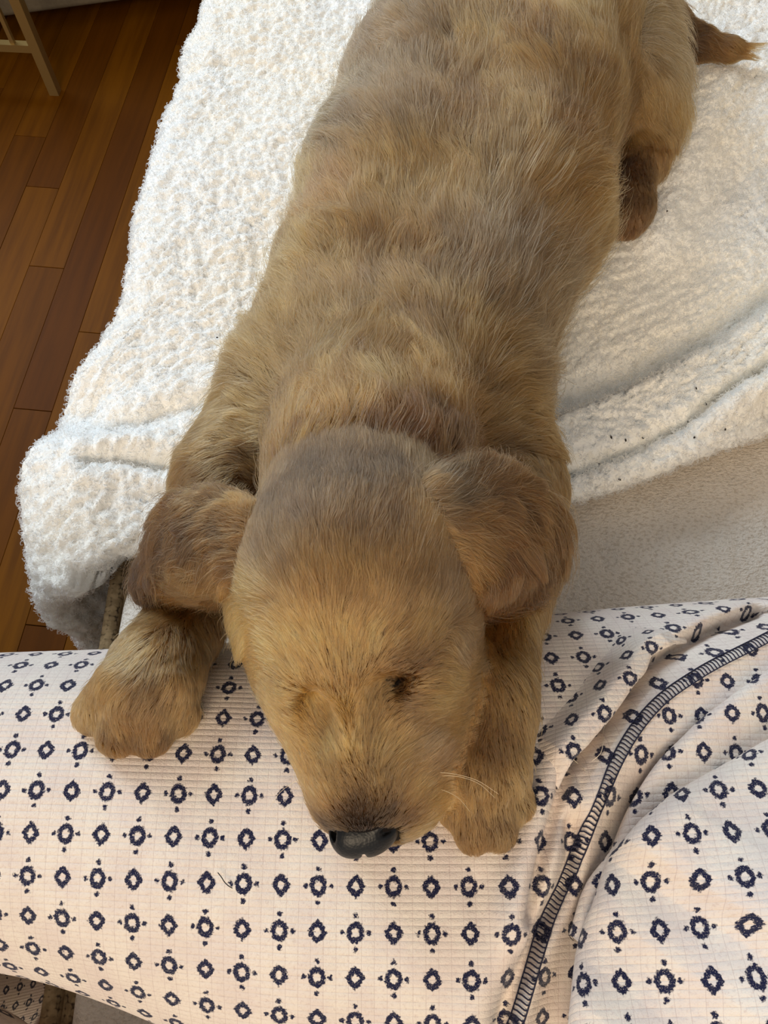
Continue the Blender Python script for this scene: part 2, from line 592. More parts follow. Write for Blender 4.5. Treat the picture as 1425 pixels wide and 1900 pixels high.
def blanket_height(X, Y, d):
    z = 0.4625 + 0.006 * vnoise(X * 9, Y * 9, 1) + 0.004 * vnoise(X * 23, Y * 23, 2)
    u = sdist(X, Y, FOLD_UP)
    z += 0.024 * sm(-0.007, 0.006, u) * sm(0.10, 0.04, u) * sm(0.03, 0.1, X) - 0.009 * np.exp(-((u + 0.014) / 0.012) ** 2) * sm(0.03, 0.1, X)
    s = sdist(X, Y, FOLD_SE)
    z += (-0.015 * np.exp(-(s / 0.0048) ** 2) + 0.004 * np.exp(-((s - 0.014) / 0.010) ** 2)) * sm(0.03, 0.08, X)
    z += sm(0.11, 0.25, X) * 0.010 * np.exp(-((s - 0.012) / 0.018) ** 2)
    f = sdist(X, Y, FOLD_T)
    z += -0.0015 * sm(-0.006, 0.006, f) * sm(0.09, 0.0, f) * sm(0.0, -0.04, X) + 0.0012 * np.exp(-((f + 0.012) / 0.012) ** 2) * sm(0.0, -0.04, X)
    for c, w, a in ((CRE_L, 0.006, 0.009), (CRE_L2, 0.008, 0.006)):
        q = sdist(X, Y, c)
        z += -a * np.exp(-(q / w) ** 2) + 0.5 * a * np.exp(-((np.abs(q) - 2.4 * w) / (1.3 * w)) ** 2)
    dip = at(150, 765, 0.455)
    z += -0.022 * np.exp(-(((X - dip[0]) / 0.022) ** 2 + ((Y - dip[1]) / 0.026) ** 2))
    z += 0.006 * np.exp(-(((X + 0.22) / 0.05) ** 2 + ((Y - 0.25) / 0.05) ** 2))
    q = sdist(X, Y, LEG_R)
    z += 0.010 * np.exp(-(q / 0.020) ** 2)
    return z


def front_y(X):
    return spline([-0.30, -0.255, -0.225, -0.18, -0.10, 0.0, 0.13, 0.29, 0.45], [0.185, 0.182, 0.186, 0.209, 0.215, 0.222, 0.240, 0.302, 0.36], X)


def build_blanket():
    na, nb = 400, 560          # across, along
    # along coordinate: b<0 the front roll, then flat
    bw = np.concatenate([np.linspace(-0.050, 0, 30, endpoint=False), np.linspace(0, 1.16, nb - 30)])
    # across: a<0 the side drop, then the seat
    aw = np.concatenate([np.linspace(-0.21, 0, 85, endpoint=False), np.linspace(0, 1, na - 85)])
    A = aw[:, None] * np.ones((1, nb)); B = bw[None, :] * np.ones((na, 1))
    # edges
    RR = 0.034
    y_guess = 0.21 + B
    xl = spline(BL_Y, BL_X, np.clip(y_guess, 0.15, 1.4)) + RR
    X = np.where(A >= 0, xl + A * (SX1 - 0.01 - xl), xl)
    th = np.clip(-A / RR, 0, math.pi / 2 + 0.25)
    drop = np.clip(-A - RR * (math.pi / 2 + 0.25), 0, None)
    yf = front_y(np.where(A >= 0, X, xl - RR))
    fade = sm(0.28, 0.0, B)
    Y = 0.21 + B + (yf - 0.21) * fade
    Y = np.where(B < 0, yf, Y)
    bulge = 0.014 * vnoise(Y * 16, np.zeros_like(Y), 31)
    Xo = np.where(A >= 0, X, xl - RR * np.sin(th) + drop * 0.28 * (1 + 14 * bulge))
    zt = blanket_height(np.where(A >= 0, X, xl), Y, A)
    Zs = RR * (1 - np.cos(th)) + drop * 0.96
    Z = np.where(A >= 0, zt, zt - Zs)
    # front roll
    rf = 0.0105
    phi = np.clip(-B / rf, 0, math.pi)
    under = np.clip(-B - rf * math.pi, 0, None)
    Yo = np.where(B < 0, Y - rf * np.sin(phi) + under, Y)
    Z = np.where(B < 0, Z - rf * (1 - np.cos(phi)) * 0.75, Z)
    side = sm(0.0, 0.05, -A)
    # corner flap sags to the front over the arm of the cushion
    Yo = Yo - 0.020 * sm(0.05, 0.12, -A) * sm(0.10, 0.0, B)
    Z = Z - 0.012 * sm(0.10, 0.0, B) * sm(0.03, -0.03, A * 0.6)
    P = np.stack([Xo, Yo, Z], -1)
    # normals
    du = np.gradient(P, axis=0); dv = np.gradient(P, axis=1)
    N = np.cross(du, dv); N /= np.linalg.norm(N, axis=-1)[..., None] + 1e-12
    # curls
    su = np.cumsum(np.linalg.norm(np.diff(P, axis=0, prepend=P[:1]), axis=-1), axis=0)
    sv = np.cumsum(np.linalg.norm(np.diff(P, axis=1, prepend=P[:, :1]), axis=-1), axis=1)
    f1, f2 = worley(su * 118 + 0.9 * vnoise(su * 90, sv * 90, 6), sv * 118 + 0.9 * vnoise(su * 90, sv * 90, 7), 1)
    g1, g2 = worley(su * 330, sv * 330, 2)
    left = sm(0.12, -0.05, P[..., 0])
    amp = 0.0021 + 0.0018 * left
    disp = amp * (0.75 - f1) * 1.3 + 0.0006 * (0.6 - g1) - 0.0012 * (1 - sm(0.0, 0.16, f2 - f1)) * (0.6 + vnoise(su * 30, sv * 30, 9))
    c1, c2 = worley(su * 62 + 1.2 * vnoise(su * 50, sv * 50, 16), sv * 62 + 1.2 * vnoise(su * 50, sv * 50, 17), 12)
    disp += (-0.0026 - 0.0018 * (1 - left)) * (1 - sm(0.0, 0.10, c2 - c1)) * np.clip(0.35 + 1.5 * vnoise(su * 14, sv * 14, 19), 0, 1) + 0.002 * (0.5 - c1)
    disp += 0.0022 * vnoise(su * 55, sv * 55, 10) + (0.016 * vnoise(su * 17, sv * 20, 27) + 0.012 * vnoise(su * 42, sv * 42, 28)) * sm(-0.01, -0.06, A)
    P = P + N * disp[..., None]
    F = grid_faces(na, nb)
    V = P.reshape(-1, 3)
    o = link('sherpa_blanket', mesh_np('sherpa_blanket', V, F, M_SHERPA))
    tag(o, 'thick white sherpa blanket spread over the sofa under the puppy', 'blanket')
    md = o.modifiers.new('thickness', 'SOLIDIFY'); md.thickness = 0.004; md.offset = -1
    return o, P, N


blanket, BP, BN = build_blanket()


def hair_object(name, pts, rad, colr, mat, parent):
    """pts (N,K,3), rad (N,K) or (K,), colr (N,4)"""
    n, kk = pts.shape[:2]
    hc = bpy.data.hair_curves.new(name)
    hc.add_curves([kk] * n)
    hc.attributes['position'].data.foreach_set('vector', np.ascontiguousarray(pts, dtype=np.float32).ravel())
    r = hc.attributes.get('radius') or hc.attributes.new('radius', 'FLOAT', 'POINT')
    r.data.foreach_set('value', np.ascontiguousarray(np.broadcast_to(rad, (n, kk)), dtype=np.float32).ravel())
    c = hc.attributes.new('strand_color', 'FLOAT_COLOR', 'CURVE')
    c.data.foreach_set('color', np.ascontiguousarray(colr, dtype=np.float32).ravel())
    hc.materials.append(mat)
    o = link(name, hc, parent)
    return o


def blanket_pile(n=110000):
    na, nb = BP.shape[:2]
    i = RNG.uniform(0, na - 1.001, n * 2); j = RNG.uniform(0, nb - 1.001, n * 2)
    ii, jj = i.astype(int), j.astype(int)
    fi, fj = (i - ii)[:, None], (j - jj)[:, None]
    p = (BP[ii, jj] * (1 - fi) + BP[ii + 1, jj] * fi) * (1 - fj) + (BP[ii, jj + 1] * (1 - fi) + BP[ii + 1, jj + 1] * fi) * fj
    nn = BN[ii, jj]
    # drop what lies hidden under the belly or on the far, unseen end
    keep = (p[:, 1] < 1.12) & (p[:, 2] > 0.30)
    p, nn = p[keep][:n], nn[keep][:n]
    m = len(p)
    K = 5
    t = np.cross(nn, RNG.normal(size=(m, 3))); t /= np.linalg.norm(t, axis=1)[:, None]
    b = np.cross(nn, t)
    L = RNG.uniform(0.0035, 0.0075, m)[:, None]
    ph = RNG.uniform(0, 6.28, m)[:, None]
    out = np.zeros((m, K, 3))
    for k in range(K):
        s = k / (K - 1)
        out[:, k] = p + nn * (L * (0.42 * math.sin(s * 2.5) + 0.02)) + t * L * 0.45 * s + L * 0.22 * (np.cos(ph + s * 5) * t + np.sin(ph + s * 5) * b) * s
    c = np.ones((m, 4))
    w = RNG.uniform(0, 1, m)[:, None]
    c[:, :3] = np.array(lin(248, 247, 243)[:3]) * (1 - w) + np.array(lin(246, 240, 227)[:3]) * w
    o = hair_object('pile', out, np.array([0.00030, 0.00028, 0.00024, 0.00019, 0.0001]), c, M_PILE, blanket)
    tag(o, kind='stuff')
blanket_pile()

# ------------------------------------------------------------------ person : pajama trousers
person = link('person', None)
person.location = (0.30, 0.0, 0.45)
tag(person, 'person seated in cream pajama trousers with navy diamond print, puppy asleep across the lap', 'person')

PHX, PHY, BX0, BY0 = 0.0038, -0.0061, 0.0089, -0.0044
B_EDGE = W2([(1040, 2010), (1053, 1900), (1062, 1820), (1097, 1676), (1125, 1600), (1160, 1533), (1218, 1479), (1326, 1412), (1424, 1350), (1540, 1285)], 0.615)
SEAM = W2([(948, 2010), (977, 1900), (1000, 1810), (1030, 1721), (1076, 1618), (1112, 1497), (1138, 1425), (1165, 1376), (1227, 1300), (1308, 1242), (1424, 1180), (1540, 1120)], 0.606)
CR1 = W2([(985, 1700), (992, 1640), (1008, 1573), (1030, 1500), (1053, 1430), (1090, 1380), (1138, 1327), (1178, 1275), (1218, 1220), (1352, 1144), (1460, 1100)], 0.60)
CR2 = W2([(930, 2010), (945, 1900), (975, 1800), (1010, 1722), (1050, 1650), (1066, 1590), (1068, 1530)], 0.60)
CR3 = W2([(880, 1640), (905, 1740), (928, 1830), (938, 1900), (945, 2000)], 0.60)


def lap_base(x, th):
    yc = spline([-0.46, -0.34, -0.25, -0.17, 0.0, 0.14, 0.30, 0.46], [0.045, 0.042, 0.036, 0.033, 0.013, 0.016, 0.016, 0.014], x)
    ry = spline([-0.46, -0.34, -0.25, -0.17, 0.0, 0.14, 0.30, 0.46], [0.060, 0.064, 0.073, 0.078, 0.109, 0.121, 0.130, 0.135], x)
    rz = spline([-0.46, -0.34, -0.25, -0.17, 0.0, 0.14, 0.30, 0.46], [0.066, 0.070, 0.074, 0.080, 0.085, 0.088, 0.095, 0.10], x)
    zc = 0.517
    s, c = np.sin(th), np.cos(th)
    y = yc + ry * np.sign(s) * np.abs(s) ** 0.92
    z = zc + rz * np.sign(c) * np.abs(c) ** 0.92
    return y, z


def hB(d):
    return 0.030 * sm(-0.002, 0.010, d) + 0.046 * sm(0.0, 0.15, d)


def lap_relief(X, Y):
    dB = sdist(X, Y, B_EDGE); dS = sdist(X, Y, SEAM); d1 = sdist(X, Y, CR1); d2 = sdist(X, Y, CR2); d3 = sdist(X, Y, CR3)
    h = -0.020 * sm(-0.018, 0.006, dB)
    h += 0.0055 * np.exp(-(dS / 0.0075) ** 2)
    h += -0.013 * np.exp(-(d1 / 0.0028) ** 2) + 0.0065 * np.exp(-((d1 + 0.008) / 0.006) ** 2) - 0.003 * np.exp(-((d1 - 0.006) / 0.006) ** 2)
    h += -0.016 * np.exp(-(d2 / 0.0046) ** 2) + 0.003 * np.exp(-((d2 + 0.012) / 0.008) ** 2)
    h += -0.002 * np.exp(-(d3 / 0.005) ** 2)
    return h, dB


def build_trousers():
    nx, nt = 620, 430
    x = np.linspace(-0.44, 0.44, nx)[:, None] * np.ones((1, nt))
    th = np.linspace(-math.pi, math.pi, nt)[None, :] * np.ones((nx, 1))
    y, z = lap_base(x, th)
    h, dB = lap_relief(x, y)
    top = sm(-0.35, 0.35, np.cos(th))
    h = h * top + 0.0016 * vnoise(x * 26, th * 4, 41) + 0.0008 * vnoise(x * 70, th * 9, 42)
    # fabric spreads where the hips meet
    zz = z + h * (0.35 + 0.65 * top)
    P = np.stack([x, y, zz], -1)
    # knee end rounds off
    V = P.reshape(-1, 3)
    F = grid_faces(nx, nt)
    me = None
    # print coordinates: along the thigh and around it
    arc = np.cumsum(np.hypot(np.diff(y, axis=1, prepend=y[:, :1]), np.diff(z, axis=1, prepend=z[:, :1])), axis=1)
    mid = nt // 2
    arc = arc - arc[:, mid:mid + 1]
    ycx = lap_base(x, th * 0)[0]
    U0, V0 = x + PHX, arc + 0.8 * (ycx - 0.013) + PHY
    sh = 0.0
    U1, V1 = U0, V0
    inB = (dB > 0.001) & (np.cos(th) > -0.2)
    fi = F
    fB = inB.reshape(-1)[fi].sum(axis=1) >= 3
    uv = np.empty((len(F), 4, 2))
    for c in range(4):
        idx = fi[:, c]
        uv[:, c, 0] = np.where(fB, U1.reshape(-1)[idx], U0.reshape(-1)[idx])
        uv[:, c, 1] = np.where(fB, V1.reshape(-1)[idx], V0.reshape(-1)[idx])
    return V, F, me, P, uv, V0


TV, TF, T_ME, TP, TUV, LAPV = build_trousers()


BASE_BVH = BVHTree.FromPolygons([tuple(v) for v in TV.tolist()], TF.tolist())
_XS = TP[:, 0, 0]; _A0, _A1 = 120, 310          # the upper side of the thigh, where y grows with the angle


def base_uv(x, y):
    f = np.clip((x - _XS[0]) / (_XS[1] - _XS[0]), 0, len(_XS) - 1.001); k = int(f)
    return x + PHX, np.interp(y, TP[k, _A0:_A1, 1], LAPV[k, _A0:_A1])


def base_z(x, y):
    h = BASE_BVH.ray_cast(Vector((float(x), float(y), 0.95)), Vector((0, 0, -1)))
    return h[0].z if h[0] is not None else 0.56


def roll_panel(edge, shift, D, r, bmax, height, na, nb, own_uv, seed):
    """a panel of the same cloth that rolls over along an edge and spreads away from it"""
    D = np.array(D) / np.hypot(*D)
    ed = curve_pts(np.array(edge), na) + D * shift
    wig = 0.0030 * vnoise(np.linspace(0, 9, na), np.zeros(na), seed)
    b = np.concatenate([np.linspace(-r * 5, 0, 40, endpoint=False), np.linspace(0, 1, nb - 40) ** 1.3 * bmax])
    bb = b[None, :] * np.ones((na, 1))
    off = np.where(bb >= 0, bb, -r * np.sin(np.clip(-bb / r, 0, math.pi)) + np.clip(-bb - r * math.pi, 0, None)) + wig[:, None]
    X = ed[:, 0][:, None] + D[0] * off; Y = ed[:, 1][:, None] + D[1] * off
    Z = height(X, Y, bb, ed)
    Z = np.where(bb >= 0, Z, Z - r * (1 - np.cos(np.clip(-bb / r, 0, math.pi))))
    P = np.stack([X, Y, Z], -1)
    F = grid_faces(na, nb)
    fn = np.cross(P[1, 60] - P[0, 60], P[0, 61] - P[0, 60])
    if fn[2] < 0: F = F[:, ::-1]
    arc = np.cumsum(np.linalg.norm(np.diff(P, axis=1, prepend=P[:, :1]), axis=-1), axis=1); arc = arc - arc[:, 40:41]
    if own_uv:
        U = ed[:, 0][:, None] + D[0] * arc + BX0; W = ed[:, 1][:, None] + D[1] * arc + BY0
    else:
        q = [base_uv(x, y) for x, y in zip((ed[:, 0][:, None] + D[0] * arc).ravel(), (ed[:, 1][:, None] + D[1] * arc).ravel())]
        q = np.array(q).reshape(na, nb, 2); U, W = q[..., 0], q[..., 1]
    return P.reshape(-1, 3), F, np.stack([U.reshape(-1)[F], W.reshape(-1)[F]], -1)


def h_belly(X, Y, bb, ed):
    zb = np.array([min(0.603, base_z(ed[k, 0] - 0.02, ed[k, 1] + 0.012) + 0.004) for k in range(0, len(ed), 6)])
    zb = np.interp(np.arange(len(ed)), np.arange(0, len(ed), 6), zb)[:, None] + 0.0165
    n = len(ed)
    return zb + 0.078 * sm(-0.015, 0.125, bb) + 0.0020 * vnoise(X * 26, Y * 26, 45) + 0.004 * np.exp(-((bb - 0.016) / 0.012) ** 2) * (vnoise(np.linspace(0, 7, n), np.zeros(n), 72)[:, None] + 0.2)


def h_mid(X, Y, bb, ed):
    zb = np.array([base_z(ed[k, 0] - 0.006, ed[k, 1] + 0.005) for k in range(0, len(ed), 6)])
    zb = np.interp(np.arange(len(ed)), np.arange(0, len(ed), 6), zb)[:, None]
    return zb + 0.0065 - 0.006 * sm(0.0, 0.03, bb) + 0.0015 * vnoise(X * 60, Y * 60, 46)


def h_left(X, Y, bb, ed):
    zz = np.array([base_z(x, y) for x, y in zip(X.ravel(), Y.ravel())]).reshape(X.shape)
    k = np.searchsorted(bb[0], 0.004)
    e = np.interp(np.arange(len(ed)), [0, 18, len(ed) - 25, len(ed) - 1], [0, 1, 1, 0])[:, None]
    zz = np.where(bb < 0.004, zz[:, k:k + 1], zz)
    return zz + e * (0.0055 * (1 - sm(0.004, 0.018, bb))) - 0.0010 * sm(0.010, 0.018, bb) - (1 - e) * 0.004


FOLD_C = W2([(1075, 1740), (1110, 1640), (1150, 1560), (1169, 1513), (1208, 1435), (1262, 1368), (1329, 1304), (1425, 1246), (1540, 1180)], 0.610)
CR1U = W2([(1040, 1470), (1053, 1430), (1090, 1380), (1138, 1327), (1178, 1275), (1218, 1220), (1262, 1190), (1310, 1165)], 0.603)
for args in ((B_EDGE, 0.013, (0.80, -0.60), 0.0085, 0.34, h_belly, 260, 220, True, 71),
             (FOLD_C, 0.005, (0.75, -0.66), 0.0040, 0.055, h_mid, 220, 100, True, 73),
             (CR1U, 0.003, (-0.62, 0.78), 0.0028, 0.020, h_left, 180, 84, False, 75)):
    FV, FF, FUV = roll_panel(*args)
    TF = np.concatenate([TF, FF + len(TV)]); TV = np.concatenate([TV, FV]); TUV = np.concatenate([TUV, FUV])
T_ME = mesh_np('pajama_trousers', TV, TF, M_PAJAMA)
T_ME.uv_layers.new(name='UVMap').data.foreach_set('uv', TUV.astype(np.float32).ravel())
trousers = link('pajama_trousers', T_ME, person)
trousers.matrix_parent_inverse = Matrix.Translation(-person.location)

# the lower legs and the other leg, folded away in the shade below
def leg_tube(name, path, rads, n=40, m=60):
    pts = curve_pts(path, m); rr = spline(np.linspace(0, 1, len(rads)), rads, np.linspace(0, 1, m))
    V, F = tube_vf(pts, rr, n, True)
    quads = [f for f in F if len(f) == 4]
    me = mesh_py(name, V, F, M_PAJAMA, True)
    lay = me.uv_layers.new(name='UVMap')
    for p in me.polygons:
        for li in p.loop_indices:
            vi = me.loops[li].vertex_index
            i, kx = divmod(vi, n)
            lay.data[li].uv = (i * 0.011, kx * 2 * math.pi * 0.075 / n)
    o = link(name, me, person)
    o.matrix_parent_inverse = Matrix.Translation(-person.location)
    return o
leg_tube('trouser_leg', [(-0.415, 0.045, 0.500), (-0.45, 0.045, 0.44), (-0.455, 0.045, 0.30), (-0.45, 0.045, 0.04)], [0.060, 0.066, 0.062, 0.07])
leg_tube('trouser_leg', [(0.25, -0.20, 0.525), (0.0, -0.195, 0.515), (-0.15, -0.165, 0.50), (-0.235, -0.128, 0.455), (-0.36, -0.11, 0.36), (-0.40, -0.10, 0.25), (-0.40, -0.10, 0.04)], [0.090, 0.082, 0.070, 0.062, 0.062, 0.068])

NLAP = 620 * 430
lap_bvh = BVHTree.FromPolygons([tuple(v) for v in TV[:NLAP].tolist()], [f for f in TF.tolist() if max(f) < NLAP])


def lap_z(x, y):
    h = lap_bvh.ray_cast(Vector((float(x), float(y), 0.95)), Vector((0, 0, -1)))
    return h[0].z if h[0] is not None else 0.45


def build_seam():
    c = curve_pts(np.array(SEAM), 520)
    T = np.gradient(c, axis=0); T /= np.linalg.norm(T, axis=1)[:, None]
    Nn = np.stack([-T[:, 1], T[:, 0]], 1)
    W = 0.0023
    V, F = [], []
    def addtube(P, r, n=5):
        v, f = tube_vf(P, r, n, False)
        o = len(V); V.extend(v); F.extend([tuple(a + o for a in q) for q in f])
    def lift(p, e): return (p[0], p[1], lap_z(p[0], p[1]) + e)
    L = [lift(c[i] + Nn[i] * W, 0.0007) for i in range(0, 520, 3)]
    R = [lift(c[i] - Nn[i] * W, 0.0007) for i in range(0, 520, 3)]
    addtube(L, 0.00030); addtube(R, 0.00030)
    for i in range(2, 515, 4):
        sk = 2
        P = []
        for s in np.linspace(-1, 1, 5):
            q = c[i] * (1 - 0) + Nn[i] * W * s + T[i] * 0.0003 * math.sin(s * 3)
            P.append(lift(q, 0.0006 + 0.0006 * (1 - s * s)))
        addtube(P, 0.00032, 4)
    o = link('seam', mesh_py('seam', V, F, M_NAVY, True), trousers)
    o.matrix_parent_inverse = Matrix.Translation(-person.location)
    tag(o, 'navy overlocked seam stitching', kind='stuff')
    o.matrix_parent_inverse = Matrix.Identity(4)
build_seam()

# ------------------------------------------------------------------ puppy : one implicit surface, meshed by surface nets
class Field:
    def __init__(s, lo, hi, h):
        s.lo = np.array(lo, float); s.h = h
        s.n = np.ceil((np.array(hi) - s.lo) / h).astype(int) + 1
        s.v = np.full(s.n, 0.08, dtype=np.float32)
        s.hard = np.full(s.n, 0.08, dtype=np.float32)
        s.lab = np.zeros(s.n, dtype=np.int8)
        s.g = None

    def _sub(s, lo, hi, pad):
        a = np.clip(np.floor((np.array(lo) - pad - s.lo) / s.h).astype(int), 0, s.n - 1)
        b = np.clip(np.ceil((np.array(hi) + pad - s.lo) / s.h).astype(int) + 1, 1, s.n)
        sl = tuple(slice(i, j) for i, j in zip(a, b))
        ax = [(s.lo[k] + s.h * np.arange(a[k], b[k])).astype(np.float32) for k in range(3)]
        return sl, np.meshgrid(*ax, indexing='ij')

    def _union(s, sl, d, k, lab):
        v = s.v[sl]
        h = np.clip(0.5 + 0.5 * (v - d) / k, 0, 1)
        s.v[sl] = v * (1 - h) + d * h - k * h * (1 - h)
        c = d < s.hard[sl]
        s.hard[sl] = np.where(c, d, s.hard[sl]); s.lab[sl] = np.where(c, lab, s.lab[sl])

    def cap(s, a, b, ra, rb, k=0.02, lab=0):
        a, b = np.array(a, float), np.array(b, float); R = max(ra, rb)
        sl, (X, Y, Z) = s._sub(np.minimum(a, b), np.maximum(a, b), R + 0.035)
        ba = b - a; L2 = float(ba @ ba) + 1e-12
        t = np.clip(((X - a[0]) * ba[0] + (Y - a[1]) * ba[1] + (Z - a[2]) * ba[2]) / L2, 0, 1)
        d = np.sqrt((X - a[0] - t * ba[0]) ** 2 + (Y - a[1] - t * ba[1]) ** 2 + (Z - a[2] - t * ba[2]) ** 2) - (ra + (rb - ra) * t)
        s._union(sl, d, k, lab)

    def ell(s, c, r, rot=None, k=0.02, lab=0, carve=False):
        c = np.array(c, float); r = np.array(r, float); R = r.max()
        sl, (X, Y, Z) = s._sub(c, c, R + 0.035)
        q = np.stack([X - c[0], Y - c[1], Z - c[2]], -1)
        if rot is not None: q = q @ np.array(rot)            # columns are the axes
        k0 = np.linalg.norm(q / r, axis=-1); k1 = np.linalg.norm(q / (r * r), axis=-1) + 1e-9
        d = (k0 * (k0 - 1) / k1).astype(np.float32)
        if carve:
            v = s.v[sl]; h = np.clip(0.5 - 0.5 * (v + d) / k, 0, 1)
            s.v[sl] = v * (1 - h) + (-d) * h + k * h * (1 - h)
        else:
            s._union(sl, d, k, lab)

    def finish(s):
        s.g = np.stack(np.gradient(s.v, s.h), -1)

    def samp(s, P, grad=False):
        q = np.clip((P - s.lo) / s.h, 0, np.array(s.n) - 1.001)
        i = q.astype(int); f = (q - i).astype(np.float32)
        A = s.g if grad else s.v
        out = 0
        for dx in (0, 1):
            for dy in (0, 1):
                for dz in (0, 1):
                    w = (f[:, 0] if dx else 1 - f[:, 0]) * (f[:, 1] if dy else 1 - f[:, 1]) * (f[:, 2] if dz else 1 - f[:, 2])
                    a = A[i[:, 0] + dx, i[:, 1] + dy, i[:, 2] + dz]
                    out = out + (a * w[:, None] if grad else a * w)
        return out

    def label(s, P):
        i = np.clip(np.rint((P - s.lo) / s.h).astype(int), 0, s.n - 1)
        return s.lab[i[:, 0], i[:, 1], i[:, 2]]

    def mesh(s):
        v = s.v; ins = v < 0
        c = [ins[a:v.shape[0] - 1 + a, b:v.shape[1] - 1 + b, d:v.shape[2] - 1 + d] for a in (0, 1) for b in (0, 1) for d in (0, 1)]
        cnt = sum(x.astype(np.int8) for x in c)
        act = (cnt > 0) & (cnt < 8)
        idx = -np.ones(act.shape, dtype=np.int64); cells = np.argwhere(act); idx[act] = np.arange(len(cells))
        acc = np.zeros((len(cells), 3)); num = np.zeros(len(cells))
        for ax in range(3):
            o1, o2 = [k for k in range(3) if k != ax]
            for p in (0, 1):
                for q in (0, 1):
                    a = cells.copy(); a[:, o1] += p; a[:, o2] += q
                    b = a.copy(); b[:, ax] += 1
                    va = v[a[:, 0], a[:, 1], a[:, 2]]; vb = v[b[:, 0], b[:, 1], b[:, 2]]
                    m = (va < 0) != (vb < 0)
                    t = np.where(m, va / np.where(m, va - vb, 1), 0)
                    pt = a.astype(float); pt[:, ax] += t
                    acc[m] += pt[m]; num[m] += 1
        V = s.lo + s.h * acc / num[:, None]
        faces = []
        for ax in range(3):
            o1, o2 = (ax + 1) % 3, (ax + 2) % 3
            sa = [slice(None)] * 3; sb = [slice(None)] * 3
            sa[ax] = slice(0, -1); sb[ax] = slice(1, None)
            ch = ins[tuple(sa)] != ins[tuple(sb)]
            e = np.argwhere(ch)
            e = e[(e[:, o1] > 0) & (e[:, o2] > 0) & (e[:, o1] < act.shape[o1]) & (e[:, o2] < act.shape[o2])]
            def at_(d1, d2):
                w = e.copy(); w[:, o1] -= d1; w[:, o2] -= d2
                return idx[w[:, 0], w[:, 1], w[:, 2]]
            q = np.stack([at_(1, 1), at_(0, 1), at_(0, 0), at_(1, 0)], 1)
            flip = ~ins[tuple(e.T)]
            q[flip] = q[flip][:, ::-1]
            q = q[(q >= 0).all(1)]
            faces.append(q)
        return V, np.concatenate(faces)


def rot_xy(dx, dy, tilt=0.0, roll=0.0):
    """axes: first along the picture direction (dx right, dy down) in the horizontal plane, tilted, third roughly up"""
    a = np.array([dx, -dy, 0.0]); a /= np.linalg.norm(a)
    up = np.array([0, 0, 1.0]); b = np.cross(up, a)
    a2 = a * math.cos(tilt) + up * math.sin(tilt)
    c2 = np.cross(a2, b)
    b3 = b * math.cos(roll) + c2 * math.sin(roll); c3 = np.cross(a2, b3)
    return np.stack([a2, b3, c3], 1)


HEAD, TRUNK, LLEG, RLEG, HIND, TAIL, LEAR, REAR = 1, 2, 3, 4, 5, 6, 7, 8
BF = Field((-0.23, -0.03, 0.445), (0.33, 0.80, 0.725), 0.003)
# trunk, lying on the belly: two chains side by side
sp_ = [(1000, -60, 0.062, 0.034), (940, 60, 0.064, 0.036), (890, 200, 0.065, 0.036), (840, 380, 0.065, 0.038), (770, 550, 0.057, 0.032), (722, 690, 0.054, 0.032), (710, 780, 0.050, 0.030)]
cen = [(at(px, py, 0.528), r, off) for px, py, r, off in sp_]
for (a, ra, oa), (b, rb, ob) in zip(cen[:-1], cen[1:]):
    d = b - a; sd = np.array([-d[1], d[0], 0]); sd /= np.linalg.norm(sd)
    for s in (-1, 1):
        BF.cap(a + sd * oa * s, b + sd * ob * s, ra, rb, 0.03, TRUNK)
BF.ell(at(960, -20, 0.535), (0.085, 0.075, 0.062), k=0.03, lab=TRUNK)
# neck and skull
BF.cap(at(712, 740, 0.548), at(680, 900, 0.618), 0.062, 0.047, 0.03, TRUNK)
BF.ell(at(655, 1060, 0.640), (0.0470, 0.051, 0.046), rot_xy(1, 0), k=0.02, lab=HEAD)
BF.ell(at(576, 1130, 0.628), (0.026, 0.036, 0.030), k=0.02, lab=HEAD)
BF.ell(at(758, 1150, 0.630), (0.027, 0.036, 0.030), k=0.02, lab=HEAD)
BF.ell(at(600, 1225, 0.640), (0.020, 0.022, 0.018), k=0.015, lab=HEAD)
BF.ell(at(708, 1205, 0.646), (0.020, 0.022, 0.016), k=0.015, lab=HEAD)
# muzzle
BF.cap(at(640, 1260, 0.638), at(668, 1462, 0.632), 0.027, 0.0165, 0.02, HEAD)
BF.cap(at(630, 1320, 0.626), at(651, 1452, 0.622), 0.0210, 0.0150, 0.014, HEAD)
BF.cap(at(712, 1320, 0.626), at(738, 1465, 0.619), 0.0265, 0.0180, 0.014, HEAD)
BF.ell(at(768, 1260, 0.630), (0.0175, 0.028, 0.024), k=0.015, lab=HEAD)
BF.ell(at(675, 1500, 0.623), (0.0120, 0.009, 0.010), k=0.008, lab=HEAD)
BF.ell(at(682, 1430, 0.6105), (0.023, 0.026, 0.012), k=0.01, lab=HEAD)
# closed eyes sit in shallow sockets
eyeR = at(738, 1262, 0.656); eyeL = at(538, 1304, 0.640)
BF.ell(at(728, 1268, 0.6585), (0.0050, 0.0042, 0.0042), k=0.006, carve=True)
BF.ell(at(752, 1252, 0.6560), (0.0095, 0.0026, 0.0045), rot_xy(60, -30), k=0.005, carve=True)
BF.cap(at(640, 1280, 0.6475), at(667, 1440, 0.6400), 0.0150, 0.0125, 0.012, HEAD)
BF.ell(at(700, 1345, 0.6630), (0.007, 0.016, 0.0070), k=0.012, carve=True)
BF.ell(at(588, 1345, 0.6570), (0.007, 0.016, 0.0070), k=0.012, carve=True)
BF.ell(at(764, 1262, 0.6465), (0.0115, 0.0090, 0.0090), k=0.006, lab=HEAD)
BF.ell(at(560, 1300, 0.6365), (0.0075, 0.0075, 0.0080), k=0.006, lab=HEAD)
